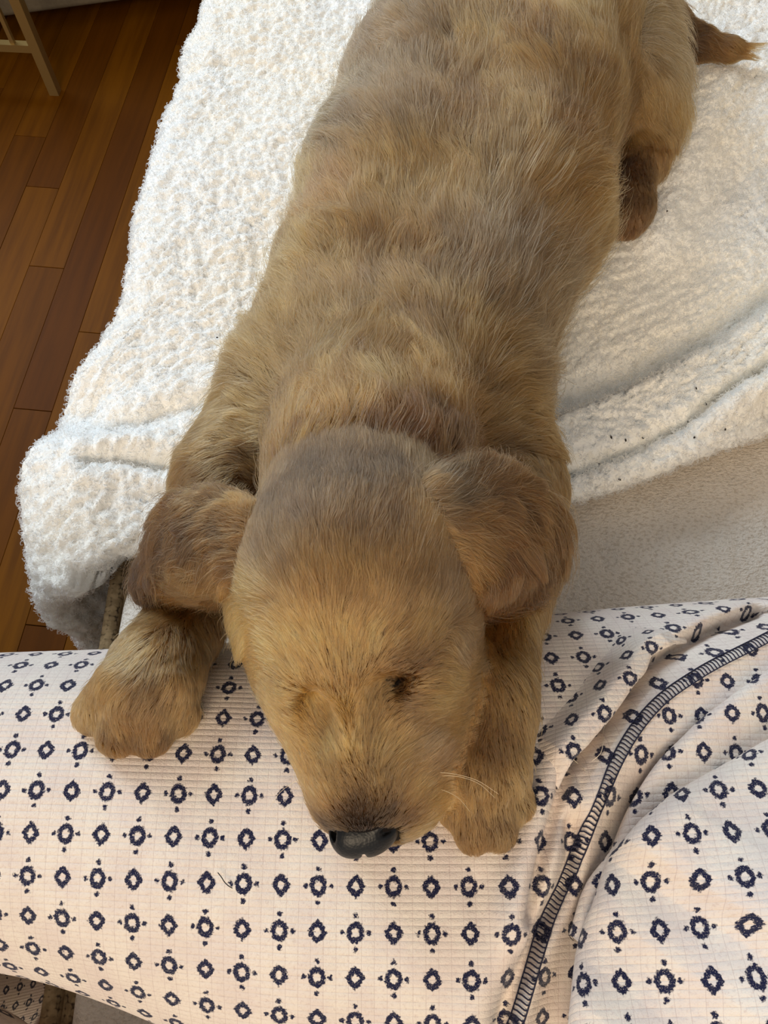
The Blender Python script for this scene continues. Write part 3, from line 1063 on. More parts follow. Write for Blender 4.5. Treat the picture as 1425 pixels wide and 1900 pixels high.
# shoulders and forelegs
BF.cap(at(535, 760, 0.535), at(445, 900, 0.535), 0.042, 0.034, 0.03, TRUNK)
BF.cap(at(880, 760, 0.535), at(930, 910, 0.540), 0.040, 0.032, 0.03, TRUNK)
BF.cap(at(440, 900, 0.535), at(385, 1080, 0.565), 0.029, 0.0160, 0.02, LLEG)
BF.cap(at(385, 1080, 0.565), at(335, 1170, 0.592), 0.0160, 0.0150, 0.012, LLEG)
BF.cap(at(335, 1170, 0.592), at(292, 1240, 0.608), 0.0150, 0.0165, 0.012, LLEG)
BF.cap(at(292, 1240, 0.608), at(266, 1285, 0.612), 0.0165, 0.0165, 0.012, LLEG)
BF.cap(at(935, 910, 0.540), at(930, 1090, 0.580), 0.032, 0.0205, 0.02, RLEG)
BF.cap(at(930, 1090, 0.580), at(912, 1300, 0.614), 0.0205, 0.0155, 0.015, RLEG)
BF.cap(at(912, 1300, 0.614), at(906, 1425, 0.617), 0.0155, 0.0155, 0.012, RLEG)
toesL = [((222, 1262), (178, 1322), 0.0084), ((250, 1275), (223, 1360), 0.0090), ((280, 1275), (279, 1360), 0.0090), ((310, 1262), (329, 1324), 0.0084)]
toesR = [((878, 1430), (846, 1502), 0.0066), ((894, 1440), (880, 1545), 0.0070), ((916, 1440), (922, 1540), 0.0070), ((936, 1430), (958, 1492), 0.0064)]
for toes, lab in ((toesL, LLEG), (toesR, RLEG)):
    for a, b, r in toes:
        pa = at(a[0], a[1], 0.621); pb = at(b[0], b[1], 0.60)
        zt = lap_z(pb[0], pb[1]) + r * 0.85
        pb = at(b[0], b[1], zt)
        BF.cap(pa, pb, r * 0.95, r, 0.0016, lab)
# hind quarters
BF.ell(at(1092, 90, 0.520), (0.051, 0.070, 0.052), rot_xy(0.3, 1), k=0.03, lab=HIND)
BF.ell(at(1155, 165, 0.510), (0.046, 0.046, 0.042), rot_xy(0.4, 1), k=0.03, lab=HIND)
BF.ell(at(835, -20, 0.515), (0.045, 0.07, 0.05), k=0.03, lab=TRUNK)
BF.cap(at(1215, 215, 0.490), at(1195, 300, 0.487), 0.022, 0.018, 0.012, HIND)
BF.cap(at(1180, 275, 0.492), at(1166, 385, 0.487), 0.0170, 0.0170, 0.010, HIND)
BF.cap(at(1166, 385, 0.487), at(1160, 405, 0.486), 0.0170, 0.0155, 0.010, HIND)
# tail
tl = [at(1165, 0, 0.525), at(1225, 45, 0.504), at(1295, 80, 0.487), at(1350, 92, 0.482), at(1376, 96, 0.480)]
for a, b, ra, rb in zip(tl[:-1], tl[1:], (0.024, 0.0165, 0.0095, 0.006), (0.0165, 0.0095, 0.006, 0.003)):
    BF.cap(a, b, ra, rb, 0.012, TAIL)
BF.finish()
BV, BFc = BF.mesh()
BV[:, 2] = np.maximum(BV[:, 2], 0.4705)

M_SKIN = NT('puppy_skin')
_a = M_SKIN.n('ShaderNodeAttribute', attribute_name='skin_tint')
M_SKIN.base(_a.outputs['Color']); M_SKIN.set(Roughness=0.9); M_SKIN.b.inputs['Specular IOR Level'].default_value = 0.1
M_SKIN = M_SKIN.m
puppy = link('puppy', mesh_np('puppy', BV, BFc, M_SKIN))
tag(puppy, 'sleeping golden puppy with fluffy tan coat lying on the sherpa blanket, head on the lap', 'puppy')

def tint(o, V):
    # bare skin: dark round the nose and the eye rims, sandy elsewhere
    c = np.ones((len(V), 4)); base = np.array(lin(92, 66, 40)[:3]); dk = np.array(lin(26, 21, 19)[:3])
    w = np.zeros(len(V))
    for p, r in ((at(676, 1530, 0.626), 0.017), (at(730, 1266, 0.652), 0.006), (at(528, 1308, 0.645), 0.003)):
        w = np.maximum(w, sm(1.5 * r, 0.9 * r, np.linalg.norm(V - p, axis=1)))
    c[:, :3] = base * (1 - w[:, None]) + dk * w[:, None]
    a = o.data.color_attributes.new('skin_tint', 'FLOAT_COLOR', 'POINT')
    a.data.foreach_set('color', c.astype(np.float32).ravel())
tint(puppy, BV)

# ears : separate flaps with their own fields
def ear_field(parts, lo, hi):
    f = Field(lo, hi, 0.0022)
    for a, b, ra, rb, fl in parts:          # flattened capsules: chains of flat ellipsoids
        a, b = np.array(a), np.array(b)
        for s in np.linspace(0, 1, 4):
            c = a + (b - a) * s; r = ra + (rb - ra) * s
            n = fl / np.linalg.norm(fl)
            d = b - a; d = d - n * (d @ n); d /= np.linalg.norm(d)
            e = np.cross(n, d)
            f.ell(c, (r, r, 0.0062), np.stack([d, e, n], 1), k=0.010)
    f.finish()
    return f

nL = np.array([-0.35, -0.25, 0.9]); nR = np.array([0.45, -0.30, 0.85])
EL = ear_field([
    (at(455, 1020, 0.652), at(400, 1010, 0.643), 0.0150, 0.0165, nL),
    (at(400, 1010, 0.643), at(350, 1020, 0.627), 0.0165, 0.0120, nL),
    (at(395, 985, 0.644), at(340, 980, 0.630), 0.0120, 0.0095, nL),
    (at(375, 1045, 0.635), at(322, 1060, 0.614), 0.0120, 0.0080, nL),
    (at(322, 1062, 0.614), at(295, 1082, 0.605), 0.0075, 0.0050, nL),
], (-0.16, 0.03, 0.58), (-0.03, 0.20, 0.69))
ER = ear_field([
    (at(830, 975, 0.658), at(900, 970, 0.650), 0.0170, 0.0200, nR),
    (at(900, 970, 0.650), at(955, 985, 0.634), 0.0200, 0.0165, nR),
    (at(945, 1005, 0.636), at(965, 1050, 0.622), 0.0160, 0.0105, nR),
    (at(890, 1005, 0.648), at(905, 1070, 0.634), 0.0150, 0.0095, nR),
    (at(850, 1010, 0.655), at(885, 1060, 0.642), 0.0105, 0.0085, nR),
], (0.0, 0.02, 0.58), (0.16, 0.22, 0.70))
ears = []
for f in (EL, ER):
    V, F = f.mesh()
    e = link('ear', mesh_np('ear', V, F, M_SKIN), puppy)
    tint(e, V); ears.append((e, f, V, F))
tag(ears[0][0], 'outstretched ear with curly darker fringe'); tag(ears[1][0], 'folded reddish brown ear')

# nose leather
NF = Field((-0.035, -0.02, 0.59), (0.02, 0.045, 0.665), 0.0008)
nc = at(676, 1537, 0.6270)
NF.ell(nc, (0.0125, 0.0105, 0.0112), k=0.004)
NF.ell(nc + np.array([-0.0062, -0.0010, 0.0002]), (0.0070, 0.0090, 0.0095), k=0.004)
NF.ell(nc + np.array([0.0070, 0.0042, 0.0030]), (0.0068, 0.0092, 0.0100), k=0.004)
NF.ell(nc + np.array([0.0098, 0.0068, 0.0108]), (0.0024, 0.0046, 0.0046), rot_xy(0.9, -0.5), k=0.002, carve=True)
NF.ell(nc + np.array([0.0096, -0.0010, 0.0100]), (0.0040, 0.0014, 0.0026), rot_xy(0.9, -0.55), k=0.002, carve=True)
NF.ell(nc + np.array([-0.0112, -0.001, 0.0040]), (0.0020, 0.0040, 0.0036), k=0.002, carve=True)
NF.ell(nc + np.array([0.0, -0.0085, -0.002]), (0.0007, 0.0030, 0.0060), k=0.0015, carve=True)
NF.finish()
V, F = NF.mesh()
t = NT('nose_leather')
vo = t.n('ShaderNodeTexVoronoi'); vo.inputs['Scale'].default_value = 900
t.t.links.new(t.coord(), vo.inputs['Vector'])
t.base(lin(13, 13, 13)); t.set(Roughness=0.42); t.b.inputs['Specular IOR Level'].default_value = 0.35; t.bump(vo.outputs[0], 0.2, 0.0005)
nose = link('nose', mesh_np('nose', V, F, t.m), puppy)
tag(nose, 'black leathery nose')

# closed eyelids: dark slits laid along the lid line
body_bvh = BVHTree.FromPolygons([tuple(v) for v in BV.tolist()], BFc.tolist())
ear_bvh = [BVHTree.FromPolygons([tuple(v) for v in e[2].tolist()], e[3].tolist()) for e in ears]
M_LID = plain('dark_eyelid', lin(20, 15, 13), 0.9); M_LID.node_tree.nodes['Principled BSDF'].inputs['Specular IOR Level'].default_value = 0.05

def hit(px, py, bvh=None):
    r = Vector(ray(px, py)); r.normalize()
    h = (bvh or body_bvh).ray_cast(Vector((0, 0, CAM_Z)), r)
    if h[0] is None: return None, None
    return np.array(h[0]), np.array(h[1])

def lid(pts, rad, off):
    P = []
    for px, py in pts:
        p, n = hit(px, py)
        if p is not None: P.append(p + n * off)
    P = curve_pts(P, 18)
    s = np.linspace(0, 1, 18)
    V, F = tube_vf(P, rad * np.interp(s, [0, 0.22, 0.6, 1], [0.5, 1.0, 0.6, 0.25]), 8)
    return link('eyelid', mesh_py('eyelid', V, F, M_LID, True), puppy)
lid([(714, 1256), (722, 1268), (734, 1275), (746, 1262), (764, 1248), (782, 1237)], 0.0013, 0.0012)
lid([(526, 1306), (536, 1307), (548, 1300), (560, 1297)], 0.0006, 0.0010)

# claws
M_CLAW = plain('dark_claw', lin(58, 44, 34), 0.4)
for toes in (toesL, toesR):
    for a, b, r in toes:
        d = np.array(b, float) - np.array(a, float); d /= np.linalg.norm(d)
        p0 = at(b[0], b[1], 0.6); p0 = at(b[0], b[1], lap_z(p0[0], p0[1]) + 0.007)
        p1 = at(b[0] + d[0] * 36, b[1] + d[1] * 36, 0.6); p1 = at(b[0] + d[0] * 36, b[1] + d[1] * 36, lap_z(p1[0], p1[1]) + 0.002)
        m = (p0 + p1) / 2 + np.array([0, 0, 0.003])
        V, F = tube_vf(curve_pts([p0, m, p1], 7), [0.0015, 0.0017, 0.0016, 0.0014, 0.0011, 0.0007, 0.0003], 8)
        link('claw', mesh_py('claw', V, F, M_CLAW, True), puppy)

# ------------------------------------------------------------------ fur
# grooming guides: pixel on the coat, combing direction in the picture, length m, lift, colour, wave
TANL, TAN, TAND = (206, 168, 116), (184, 146, 96), (160, 122, 78)
GREY, RED, REDD, GOLD, DARK, NOSE = (150, 126, 96), (142, 108, 70), (106, 78, 50), (208, 160, 104), (96, 70, 46), (44, 37, 32)
CREAM, FACE = (204, 180, 144), (224, 170, 112)
G_HEAD = [
 (675, 1522, 0, -1, .0035, .35, NOSE, 0), (640, 1508, -.4, -.8, .004, .35, (70, 56, 42), 0), (665, 1500, 0, -1, .004, .35, NOSE, 0), (715, 1508, .5, -.8, .004, .35, NOSE, 0), (745, 1525, .9, -.1, .0045, .35, DARK, 0), (738, 1560, .8, .4, .005, .3, (130, 106, 76), 0), (618, 1530, -.9, -.2, .0045, .35, NOSE, 0),
 (655, 1450, -.15, -1, .006, .3, (158, 124, 80), 0), (666, 1478, 0, -1, .005, .3, (84, 66, 46), 0), (700, 1470, .4, -.9, .006, .3, (176, 138, 90), 0), (635, 1475, -.4, -.9, .006, .3, (170, 132, 84), 0), (600, 1480, -.7, -.6, .007, .3, FACE, 0), (565, 1440, -.9, -.4, .008, .3, FACE, 0), (760, 1470, .9, -.2, .009, .3, FACE, 0), (800, 1500, .95, .2, .010, .3, FACE, 0), (770, 1540, .9, .35, .008, .3, TANL, 0),
 (660, 1400, 0, -1, .008, .28, FACE, 0), (620, 1400, -.35, -.9, .008, .28, TAN, 0), (560, 1370, -.7, -.7, .009, .28, FACE, 0), (720, 1400, .7, -.7, .010, .3, TAN, 0), (780, 1390, .95, -.3, .013, .3, GREY, .2), (800, 1420, .97, -.2, .012, .3, (150, 120, 88), .2), (825, 1350, .9, .3, .010, .3, TAN, .2),
 (650, 1320, 0, -1, .010, .25, FACE, 0), (600, 1310, -.3, -.95, .009, .25, FACE, 0), (540, 1330, -.6, -.6, .008, .25, FACE, 0), (525, 1280, -.7, -.4, .006, .28, GOLD, 0), (700, 1300, .3, -.95, .009, .28, TAN, 0),
 (722, 1266, .5, -.5, .003, .3, NOSE, 0), (732, 1276, .6, .5, .003, .3, NOSE, 0), (742, 1257, .8, -.5, .003, .3, DARK, 0), (760, 1247, .85, -.5, .0035, .3, DARK, 0), (778, 1236, .85, -.5, .005, .3, (120, 92, 60), 0), (735, 1238, .7, -.7, .006, .3, RED, 0), (705, 1262, -.3, -.9, .006, .3, (168, 126, 76), 0), (775, 1265, .95, .1, .008, .3, FACE, 0), (735, 1295, .8, .4, .007, .3, (130, 102, 72), 0),  # dark eye-rim fur; shade in the lid crease is put into the fur colour
 (830, 1250, .8, .5, .011, .32, TANL, .2), (840, 1200, .75, .6, .012, .32, GREY, .2), (800, 1300, .95, .2, .012, .3, TANL, 0),
 (690, 1200, .15, -1, .010, .3, FACE, 0), (640, 1200, 0, -1, .011, .25, FACE, 0), (570, 1200, -.3, -.9, .010, .28, FACE, 0), (500, 1200, -.75, -.3, .013, .32, FACE, 0), (470, 1230, -.95, .25, .009, .32, GOLD, .1),
 (780, 1180, .5, -.8, .012, .28, TAN, 0), (820, 1120, .45, -.9, .016, .28, (134, 108, 80), .1), (760, 1100, .35, -.93, .014, .25, (138, 108, 72), 0),
 (650, 1100, 0, -1, .013, .22, (150, 116, 74), 0), (590, 1090, -.2, -1, .013, .25, (150, 116, 76), .1), (540, 1060, -.35, -.9, .015, .35, (134, 110, 84), .2), (480, 1100, -.85, -.2, .016, .3, TANL, .2), (440, 1140, -.9, .45, .023, .45, (214, 176, 124), .2),
 (460, 1180, -.8, .6, .021, .45, (208, 168, 112), .2), (500, 1040, -.6, -.75, .016, .28, (128, 104, 78), .1),
 (650, 1000, .02, -1, .014, .2, (122, 94, 64), 0), (720, 1000, .12, -1, .015, .2, (122, 94, 64), 0), (570, 980, -.15, -1, .014, .2, (122, 98, 74), 0), (800, 1000, .4, -.9, .018, .25, (178, 140, 96), .1), (500, 960, -.35, -.9, .014, .2, (118, 96, 72), 0),
 (660, 900, .02, -1, .013, .2, (110, 90, 68), 0), (730, 890, .15, -1, .014, .2, (110, 90, 68), 0), (580, 890, -.2, -1, .013, .2, (110, 90, 68), 0), (800, 900, .4, -.9, .018, .25, GREY, .1),
]
G_TRUNK = [
 (680, 840, .1, -1, .018, .35, DARK, .2), (760, 800, .3, -.9, .022, .4, (140, 100, 62), .4), (850, 850, .8, -.4, .024, .4, REDD, .4), (900, 880, .8, -.1, .024, .4, RED, .4), (560, 850, -.3, -.9, .018, .4, (150, 110, 64), .3), (470, 880, -.6, -.5, .016, .4, (140, 104, 62), .3), (420, 900, -.5, .7, .016, .3, TAND, .3), (390, 960, -.5, .8, .016, .35, TAND, .2),
 (640, 760, -.15, -1, .028, .38, GOLD, .3), (560, 770, -.45, -.9, .028, .38, GOLD, .3), (470, 780, -.8, -.4, .022, .36, TANL, .3), (420, 760, -.9, .1, .022, .36, TANL, .3), (720, 730, 0, -1, .030, .35, TAN, .2), (820, 740, .5, -.85, .032, .38, GOLD, .3), (920, 760, .85, -.4, .026, .4, TAN, .3), (990, 790, .95, -.1, .024, .36, TAN, .3), (1000, 880, .9, .4, .020, .34, TAND, .3),
 (700, 640, .0, -1, .032, .25, TAN, .15), (620, 640, -.2, -1, .032, .3, TAN, .2), (540, 640, -.6, -.8, .034, .36, TAN, .25), (480, 660, -.85, -.5, .036, .4, TANL, .3), (800, 640, .15, -1, .032, .25, TAND, .15), (880, 650, .5, -.85, .034, .36, TAN, .25), (970, 660, .9, -.3, .036, .42, (172, 146, 112), .3),
 (760, 500, .02, -1, .032, .22, TAND, .15), (680, 500, -.2, -1, .034, .28, TAND, .25), (600, 500, -.45, -.9, .034, .34, TAN, .3), (540, 500, -.75, -.7, .036, .4, TANL, .3), (850, 500, .15, -1, .034, .26, (162, 132, 98), .15), (930, 500, .45, -.9, .036, .34, (182, 156, 124), .25), (1020, 520, .85, -.45, .038, .42, (176, 150, 116), .3),
 (820, 380, .05, -1, .034, .22, TAN, .15), (720, 370, -.2, -1, .034, .3, TAN, .25), (620, 370, -.5, -.9, .036, .36, (176, 132, 88), .3), (570, 360, -.8, -.6, .036, .4, TANL, .3), (930, 380, .2, -1, .034, .28, (178, 146, 104), .2), (1020, 380, .6, -.8, .036, .36, TAN, .25), (1090, 400, .9, -.35, .038, .42, TANL, .3),
 (860, 240, .05, -1, .034, .22, TAND, .15), (760, 230, -.25, -.95, .034, .3, (162, 132, 98), .25), (680, 230, -.5, -.85, .036, .36, (162, 132, 98), .3), (630, 220, -.75, -.65, .036, .4, CREAM, .3), (960, 240, .1, -1, .034, .28, TAN, .2), (1050, 260, .5, -.8, .034, .3, TAND, .25), (1100, 320, .85, -.3, .036, .4, TAN, .3),
 (900, 100, .0, -1, .034, .22, TAN, .15), (800, 100, -.2, -1, .034, .3, (162, 132, 98), .2), (720, 90, -.5, -.85, .034, .38, (162, 132, 98), .25), (990, 90, -.3, -.95, .034, .3, TAND, .25), (960, 0, -.1, -1, .034, .25, TAN, .2), (1050, 10, -.1, -1, .03, .3, TANL, .2),
]
G_HIND = [
 (1060, 100, -.35, -.9, .030, .32, TAND, .25), (1110, 60, .2, -.6, .030, .34, CREAM, .25), (1180, 40, .8, -.2, .032, .38, CREAM, .3), (1230, 90, .9, .4, .034, .42, CREAM, .3), (1250, 170, .85, .6, .034, .42, TANL, .3), (1180, 130, .7, .6, .032, .36, TANL, .3), (1110, 160, .5, .75, .032, .36, TAN, .3), (1140, 230, .5, .85, .030, .36, TANL, .3), (1210, 220, .5, .85, .030, .38, TAN, .3), (1080, 220, .6, .6, .030, .36, TAND, .3),
 (1225, 260, .1, 1, .012, .28, (170, 126, 78), .1), (1165, 310, 0, 1, .010, .3, REDD, .1), (1165, 360, 0, 1, .010, .28, RED, .1), (1160, 420, -.1, 1, .008, .28, (150, 110, 72), .1), (1190, 350, .1, 1, .010, .28, RED, .1),
]
G_TAIL = [(1230, 45, .8, .5, .020, .3, (150, 112, 70), .2), (1270, 80, .9, .35, .022, .25, REDD, .2), (1310, 85, .95, .25, .022, .2, RED, .2), (1350, 93, 1, .1, .020, .18, (166, 128, 82), .15)]
G_LLEG = [
 (400, 1000, -.4, .8, .020, .3, TAND, .2), (360, 1120, -.45, .85, .018, .28, TAND, .15), (310, 1140, -.6, .75, .018, .3, TAN, .15), (400, 1160, -.1, 1, .018, .28, (150, 108, 62), .15), (330, 1200, -.35, .9, .017, .26, (176, 140, 92), .1), (260, 1200, -.6, .75, .017, .28, TANL, .1), (380, 1230, -.05, 1, .016, .26, TAND, .1),
 (280, 1280, -.25, .95, .014, .25, (150, 122, 88), .1), (210, 1260, -.55, .8, .014, .28, TAN, .1), (350, 1290, .05, 1, .014, .25, TAN, .1), (178, 1318, -.4, .9, .012, .26, TANL, 0), (222, 1350, -.25, 1, .012, .26, GOLD, 0), (200, 1350, -.3, 1, .008, .2, (104, 80, 52), 0), (250, 1360, -.1, 1, .008, .2, (104, 80, 52), 0), (303, 1350, .1, 1, .008, .2, (104, 80, 52), 0), (278, 1355, 0, 1, .012, .26, GOLD, 0), (329, 1322, .2, 1, .012, .26, TANL, 0),  # shade between the toes is painted as darker fur
]
G_RLEG = [
 (980, 1040, .1, 1, .020, .3, TAND, .2), (930, 1150, -.2, 1, .018, .28, (160, 116, 66), .15), (985, 1160, .2, .95, .018, .3, TAN, .15), (900, 1230, -.15, 1, .016, .28, (170, 126, 74), .1), (950, 1260, .05, 1, .016, .26, TAN, .1), (985, 1300, .2, .95, .015, .28, TAN, .1), (890, 1350, -.2, 1, .014, .26, TAND, .1), (930, 1370, .05, 1, .014, .25, TAND, .1), (975, 1390, .2, 1, .014, .26, TAN, .1),
 (870, 1450, -.3, .95, .013, .25, TAN, .05), (915, 1450, 0, 1, .013, .25, TAN, .05), (965, 1450, .15, 1, .012, .25, TANL, .05), (848, 1495, -.2, 1, .012, .26, GOLD, 0), (880, 1535, -.05, 1, .012, .26, GOLD, 0), (863, 1520, -.1, 1, .008, .2, (104, 80, 52), 0), (901, 1540, 0, 1, .008, .2, (104, 80, 52), 0), (941, 1520, .1, 1, .008, .2, (104, 80, 52), 0), (922, 1535, .05, 1, .012, .26, TANL, 0), (957, 1488, .2, 1, .012, .26, TANL, 0),  # darker fur in the toe gaps stands in for their shade
]
G_LEAR = [
 (460, 950, -.25, -.8, .013, .32, GOLD, .3), (440, 1000, -.85, -.3, .018, .3, (150, 116, 78), .7), (400, 955, -.95, -.3, .020, .34, (138, 104, 66), .9), (340, 950, -.9, -.35, .022, .34, (158, 116, 68), 1), (375, 1000, -.95, .1, .020, .3, (122, 94, 66), 1), (300, 990, -.85, .3, .020, .34, (124, 90, 58), 1), (335, 1035, -.9, .35, .020, .3, (112, 86, 60), 1), (280, 1060, -.75, .6, .018, .34, (104, 76, 50), 1), (390, 1055, -.95, .15, .022, .3, (188, 148, 96), .7), (340, 1082, -.95, .3, .020, .3, (180, 136, 80), .7),
]
G_REAR = [
 (835, 930, .4, -.7, .020, .3, GREY, .3), (835, 1010, .9, -.3, .022, .32, GOLD, .4), (870, 1040, .85, .5, .022, .35, (200, 152, 92), .4), (890, 960, .9, -.25, .028, .3, (170, 130, 86), .5), (900, 1010, .9, .1, .028, .3, (146, 106, 68), .5), (950, 930, .85, .2, .028, .3, TAND, .5), (1000, 960, .65, .75, .028, .3, RED, .5), (960, 1020, .75, .65, .028, .3, REDD, .5), (930, 1070, .6, .8, .026, .3, RED, .5), (1010, 1020, .25, .95, .026, .3, RED, .5), (900, 1090, .4, .9, .020, .3, (160, 112, 62), .4),
]
CR = np.array([1.0, 0, 0]); CU = np.array([0, SP, CP])       # right and up of the photograph, for combing


def guides(lst, bvh):
    P, D, L, H, C, Wv = [], [], [], [], [], []
    for px, py, dx, dy, ln, lf, col, wv in lst:
        p, n = hit(px, py, bvh)
        if p is None:
            r = Vector(ray(px, py)).normalized()
            best = None
            for tt in np.linspace(0.2, 0.9, 60):
                q = Vector((0, 0, CAM_Z)) + r * tt
                h = bvh.find_nearest(q)
                if h[0] is not None and (best is None or h[3] < best[0]): best = (h[3], np.array(h[0]), np.array(h[1]))
            p, n = best[1], best[2]
        d = CR * dx - CU * dy
        d = d - n * (d @ n); d /= np.linalg.norm(d) + 1e-9
        P.append(p); D.append(d); L.append(ln); H.append(lf); C.append(lin(*col)[:3]); Wv.append(wv)
    return tuple(np.array(a) for a in (P, D, L, H, C, Wv))


def blend(Q, G, power=3.2):
    P = G[0]
    d2 = ((Q[:, None, :] - P[None]) ** 2).sum(-1) + 2e-5
    w = d2 ** (-power / 2)
    w /= w.sum(1, keepdims=True)
    return w


def sample_tris(V, F, n, keep):
    T = np.concatenate([F[:, [0, 1, 2]], F[:, [0, 2, 3]]])
    a, b, c = V[T[:, 0]], V[T[:, 1]], V[T[:, 2]]
    N = np.cross(b - a, c - a); A = np.linalg.norm(N, axis=1) / 2
    N = N / (2 * A[:, None] + 1e-15)
    ok = keep((a + b + c) / 3, N)
    A = A * ok
    i = RNG.choice(len(T), n, p=A / A.sum())
    r1 = np.sqrt(RNG.uniform(size=n))[:, None]; r2 = RNG.uniform(size=n)[:, None]
    return (1 - r1) * a[i] + r1 * (1 - r2) * b[i] + r1 * r2 * c[i]


KP = 7


def grow(name, parent, field, root, G, clump, width, seed, jit=0.22, stray=0.03, scale=1.0, swirl=0.22, fringe=0.0, lock=0.8, bright=0.46):
    r = np.random.default_rng(seed)
    n = len(root)
    nrm = field.samp(root, True); nrm /= np.linalg.norm(nrm, axis=1)[:, None] + 1e-9
    w = np.concatenate([blend(root[k:k + 20000], G) for k in range(0, n, 20000)])
    L = w @ G[2] * r.uniform(0.72, 1.15, n) * scale
    lift = w @ G[3]; wave = w @ G[5]; colr = bright * (w @ G[4]) ** 1.2; colr = 1.05 * colr - 0.05 * colr @ np.array([0.3, 0.6, 0.1])[:, None]
    sy = r.uniform(size=n) < stray
    if fringe: L = L * (1 + fringe * np.clip(1.15 - np.abs(nrm[:, 2]) * 1.3, 0, 1))
    L = np.where(sy, L * 1.25, L); lift = np.where(sy, lift * 1.7, lift)
    # local swirl
    ang = swirl * vnoise3(root, 0.060, seed) + 0.7 * swirl * vnoise3(root, 0.020, seed + 1) + r.normal(size=n) * jit
    lift = lift * (1 + 0.28 * vnoise3(root, 0.030, seed + 2)) + 0.06
    ph = vnoise3(root, 0.02, seed + 3) * 3 + r.normal(size=n) * 0.5
    P = np.empty((n, KP, 3)); p = root - nrm * 0.0008; P[:, 0] = p
    wk = w
    for k in range(1, KP):
        s = k / (KP - 1)
        if k in (3, 5):
            wk = np.concatenate([blend(p[q:q + 20000], G) for q in range(0, n, 20000)])
        d = wk @ G[1]
        nk = field.samp(p, True); nk /= np.linalg.norm(nk, axis=1)[:, None] + 1e-9
        d = d - nk * (d * nk).sum(1, keepdims=True); d /= np.linalg.norm(d, axis=1)[:, None] + 1e-9
        e = np.cross(nk, d)
        a = ang + wave * 0.75 * np.sin(ph + s * 4.6)
        d2 = d * np.cos(a)[:, None] + e * np.sin(a)[:, None]
        up = lift * (1.25 - 1.15 * s) + wave * 0.25 * np.cos(ph * 1.3 + s * 5)
        v = d2 + nk * up[:, None]
        v /= np.linalg.norm(v, axis=1)[:, None]
        p = p + v * (L / (KP - 1))[:, None]
        sd = field.samp(p)
        need = 0.0010 + 0.004 * s * np.minimum(L / 0.03, 1)
        p = p + nk * np.clip(need - sd, 0, 0.004)[:, None]
        p[:, 2] = np.maximum(p[:, 2], 0.468)
        P[:, k] = p
    # clumps
    m = max(8, n // clump)
    ci = r.choice(n, m, replace=False)
    kd = KDTree(m)
    for q, v in enumerate(root[ci]): kd.insert(v, q)
    kd.balance()
    own = np.fromiter((kd.find(v)[1] for v in root), dtype=np.int64, count=n)
    cp = P[ci][own]
    st = r.uniform(0.35, 0.8, m)[own] * np.where(sy, 0.2, 1.0)
    s = (np.linspace(0, 1, KP) ** 1.6)[None, :, None]
    P = P + (cp - P + (root - root[ci][own])[:, None, :] * 0.25) * s * st[:, None, None] * lock
    # colour
    tone = np.exp(0.22 * r.normal(size=n) + 0.18 * r.normal(size=m)[own] + 0.08 * vnoise3(root, 0.035, seed + 5))
    c = np.ones((n, 4)); c[:, :3] = np.clip(colr * tone[:, None], 0.003, 0.92)
    light = r.uniform(size=n) < 0.06
    c[light, :3] = np.clip(c[light, :3] * 1.5 + 0.03, 0, 0.9)
    rad = width * r.uniform(0.75, 1.25, n)[:, None] * np.array([0.9, 1.0, 1.0, 0.92, 0.78, 0.55, 0.18])[None]
    o = hair_object(name, P, rad, c, M_HAIR, parent)
    tag(o, kind='stuff')
    return o


lab_of = BF.label
def region(labs, zmin=-0.55, extra=None):
    def f(C, N):
        l = lab_of(C)
        ok = np.isin(l, labs) & (N[:, 2] > zmin) & (C[:, 2] > 0.472)
        if extra is not None: ok &= extra(C, N)
        return ok.astype(float)
    return f

NK = 1.0
nose_c = nc
def not_nose(C, N):
    return (np.linalg.norm((C - nose_c - np.array([0.0005, -0.001, 0])) / np.array([0.0136, 0.0122, 0.0140]), axis=1) > 1.0)

g = guides(G_TRUNK, body_bvh); g = g[:3] + (g[3] * 0.78,) + g[4:]
grow('coat', puppy, BF, sample_tris(BV, BFc, int(215000 * NK), region([TRUNK])), g, 60, 0.000115, 21, 0.15, 0.05, scale=0.98, swirl=0.20, lock=0.95, bright=0.40)
g = guides(G_HIND, body_bvh)
o = grow('hind_leg_fur', puppy, BF, sample_tris(BV, BFc, int(52000 * NK), region([HIND])), g, 48, 0.000125, 22, 0.16, 0.05, scale=0.85, lock=0.95, bright=0.42)
g = guides(G_TAIL, body_bvh)
grow('tail_fur', puppy, BF, sample_tris(BV, BFc, int(9000 * NK), region([TAIL])), g, 22, 0.00015, 23)
g = guides(G_HEAD, body_bvh)
def head_w(C, N):
    return not_nose(C, N)
grow('head_fur', puppy, BF, sample_tris(BV, BFc, int(125000 * NK), region([HEAD], -0.5, head_w)), g, 12, 0.000085, 24, 0.16, 0.015, 0.85, bright=0.70)
g = guides(G_LLEG, body_bvh)
grow('foreleg_fur', puppy, BF, sample_tris(BV, BFc, int(42000 * NK), region([LLEG])), g, 16, 0.000095, 25, 0.14, 0.015, 0.68)
g = guides(G_RLEG, body_bvh)
grow('foreleg_fur', puppy, BF, sample_tris(BV, BFc, int(42000 * NK), region([RLEG])), g, 16, 0.000095, 26, 0.14, 0.015, 0.68)
for (e, f, V, F), lst, bv, sd in ((ears[0], G_LEAR, ear_bvh[0], 27), (ears[1], G_REAR, ear_bvh[1], 28)):
    g = guides(lst, bv); g = g[:3] + (g[3] * 0.7,) + g[4:]
    grow('ear_fur', e, f, sample_tris(V, F, int(46000 * NK), lambda C, N: (N[:, 2] > -0.5).astype(float)), g, 110, 0.00008, sd, 0.15, 0.04, 0.86, 0.5, 0.3, 1.1, 0.35)

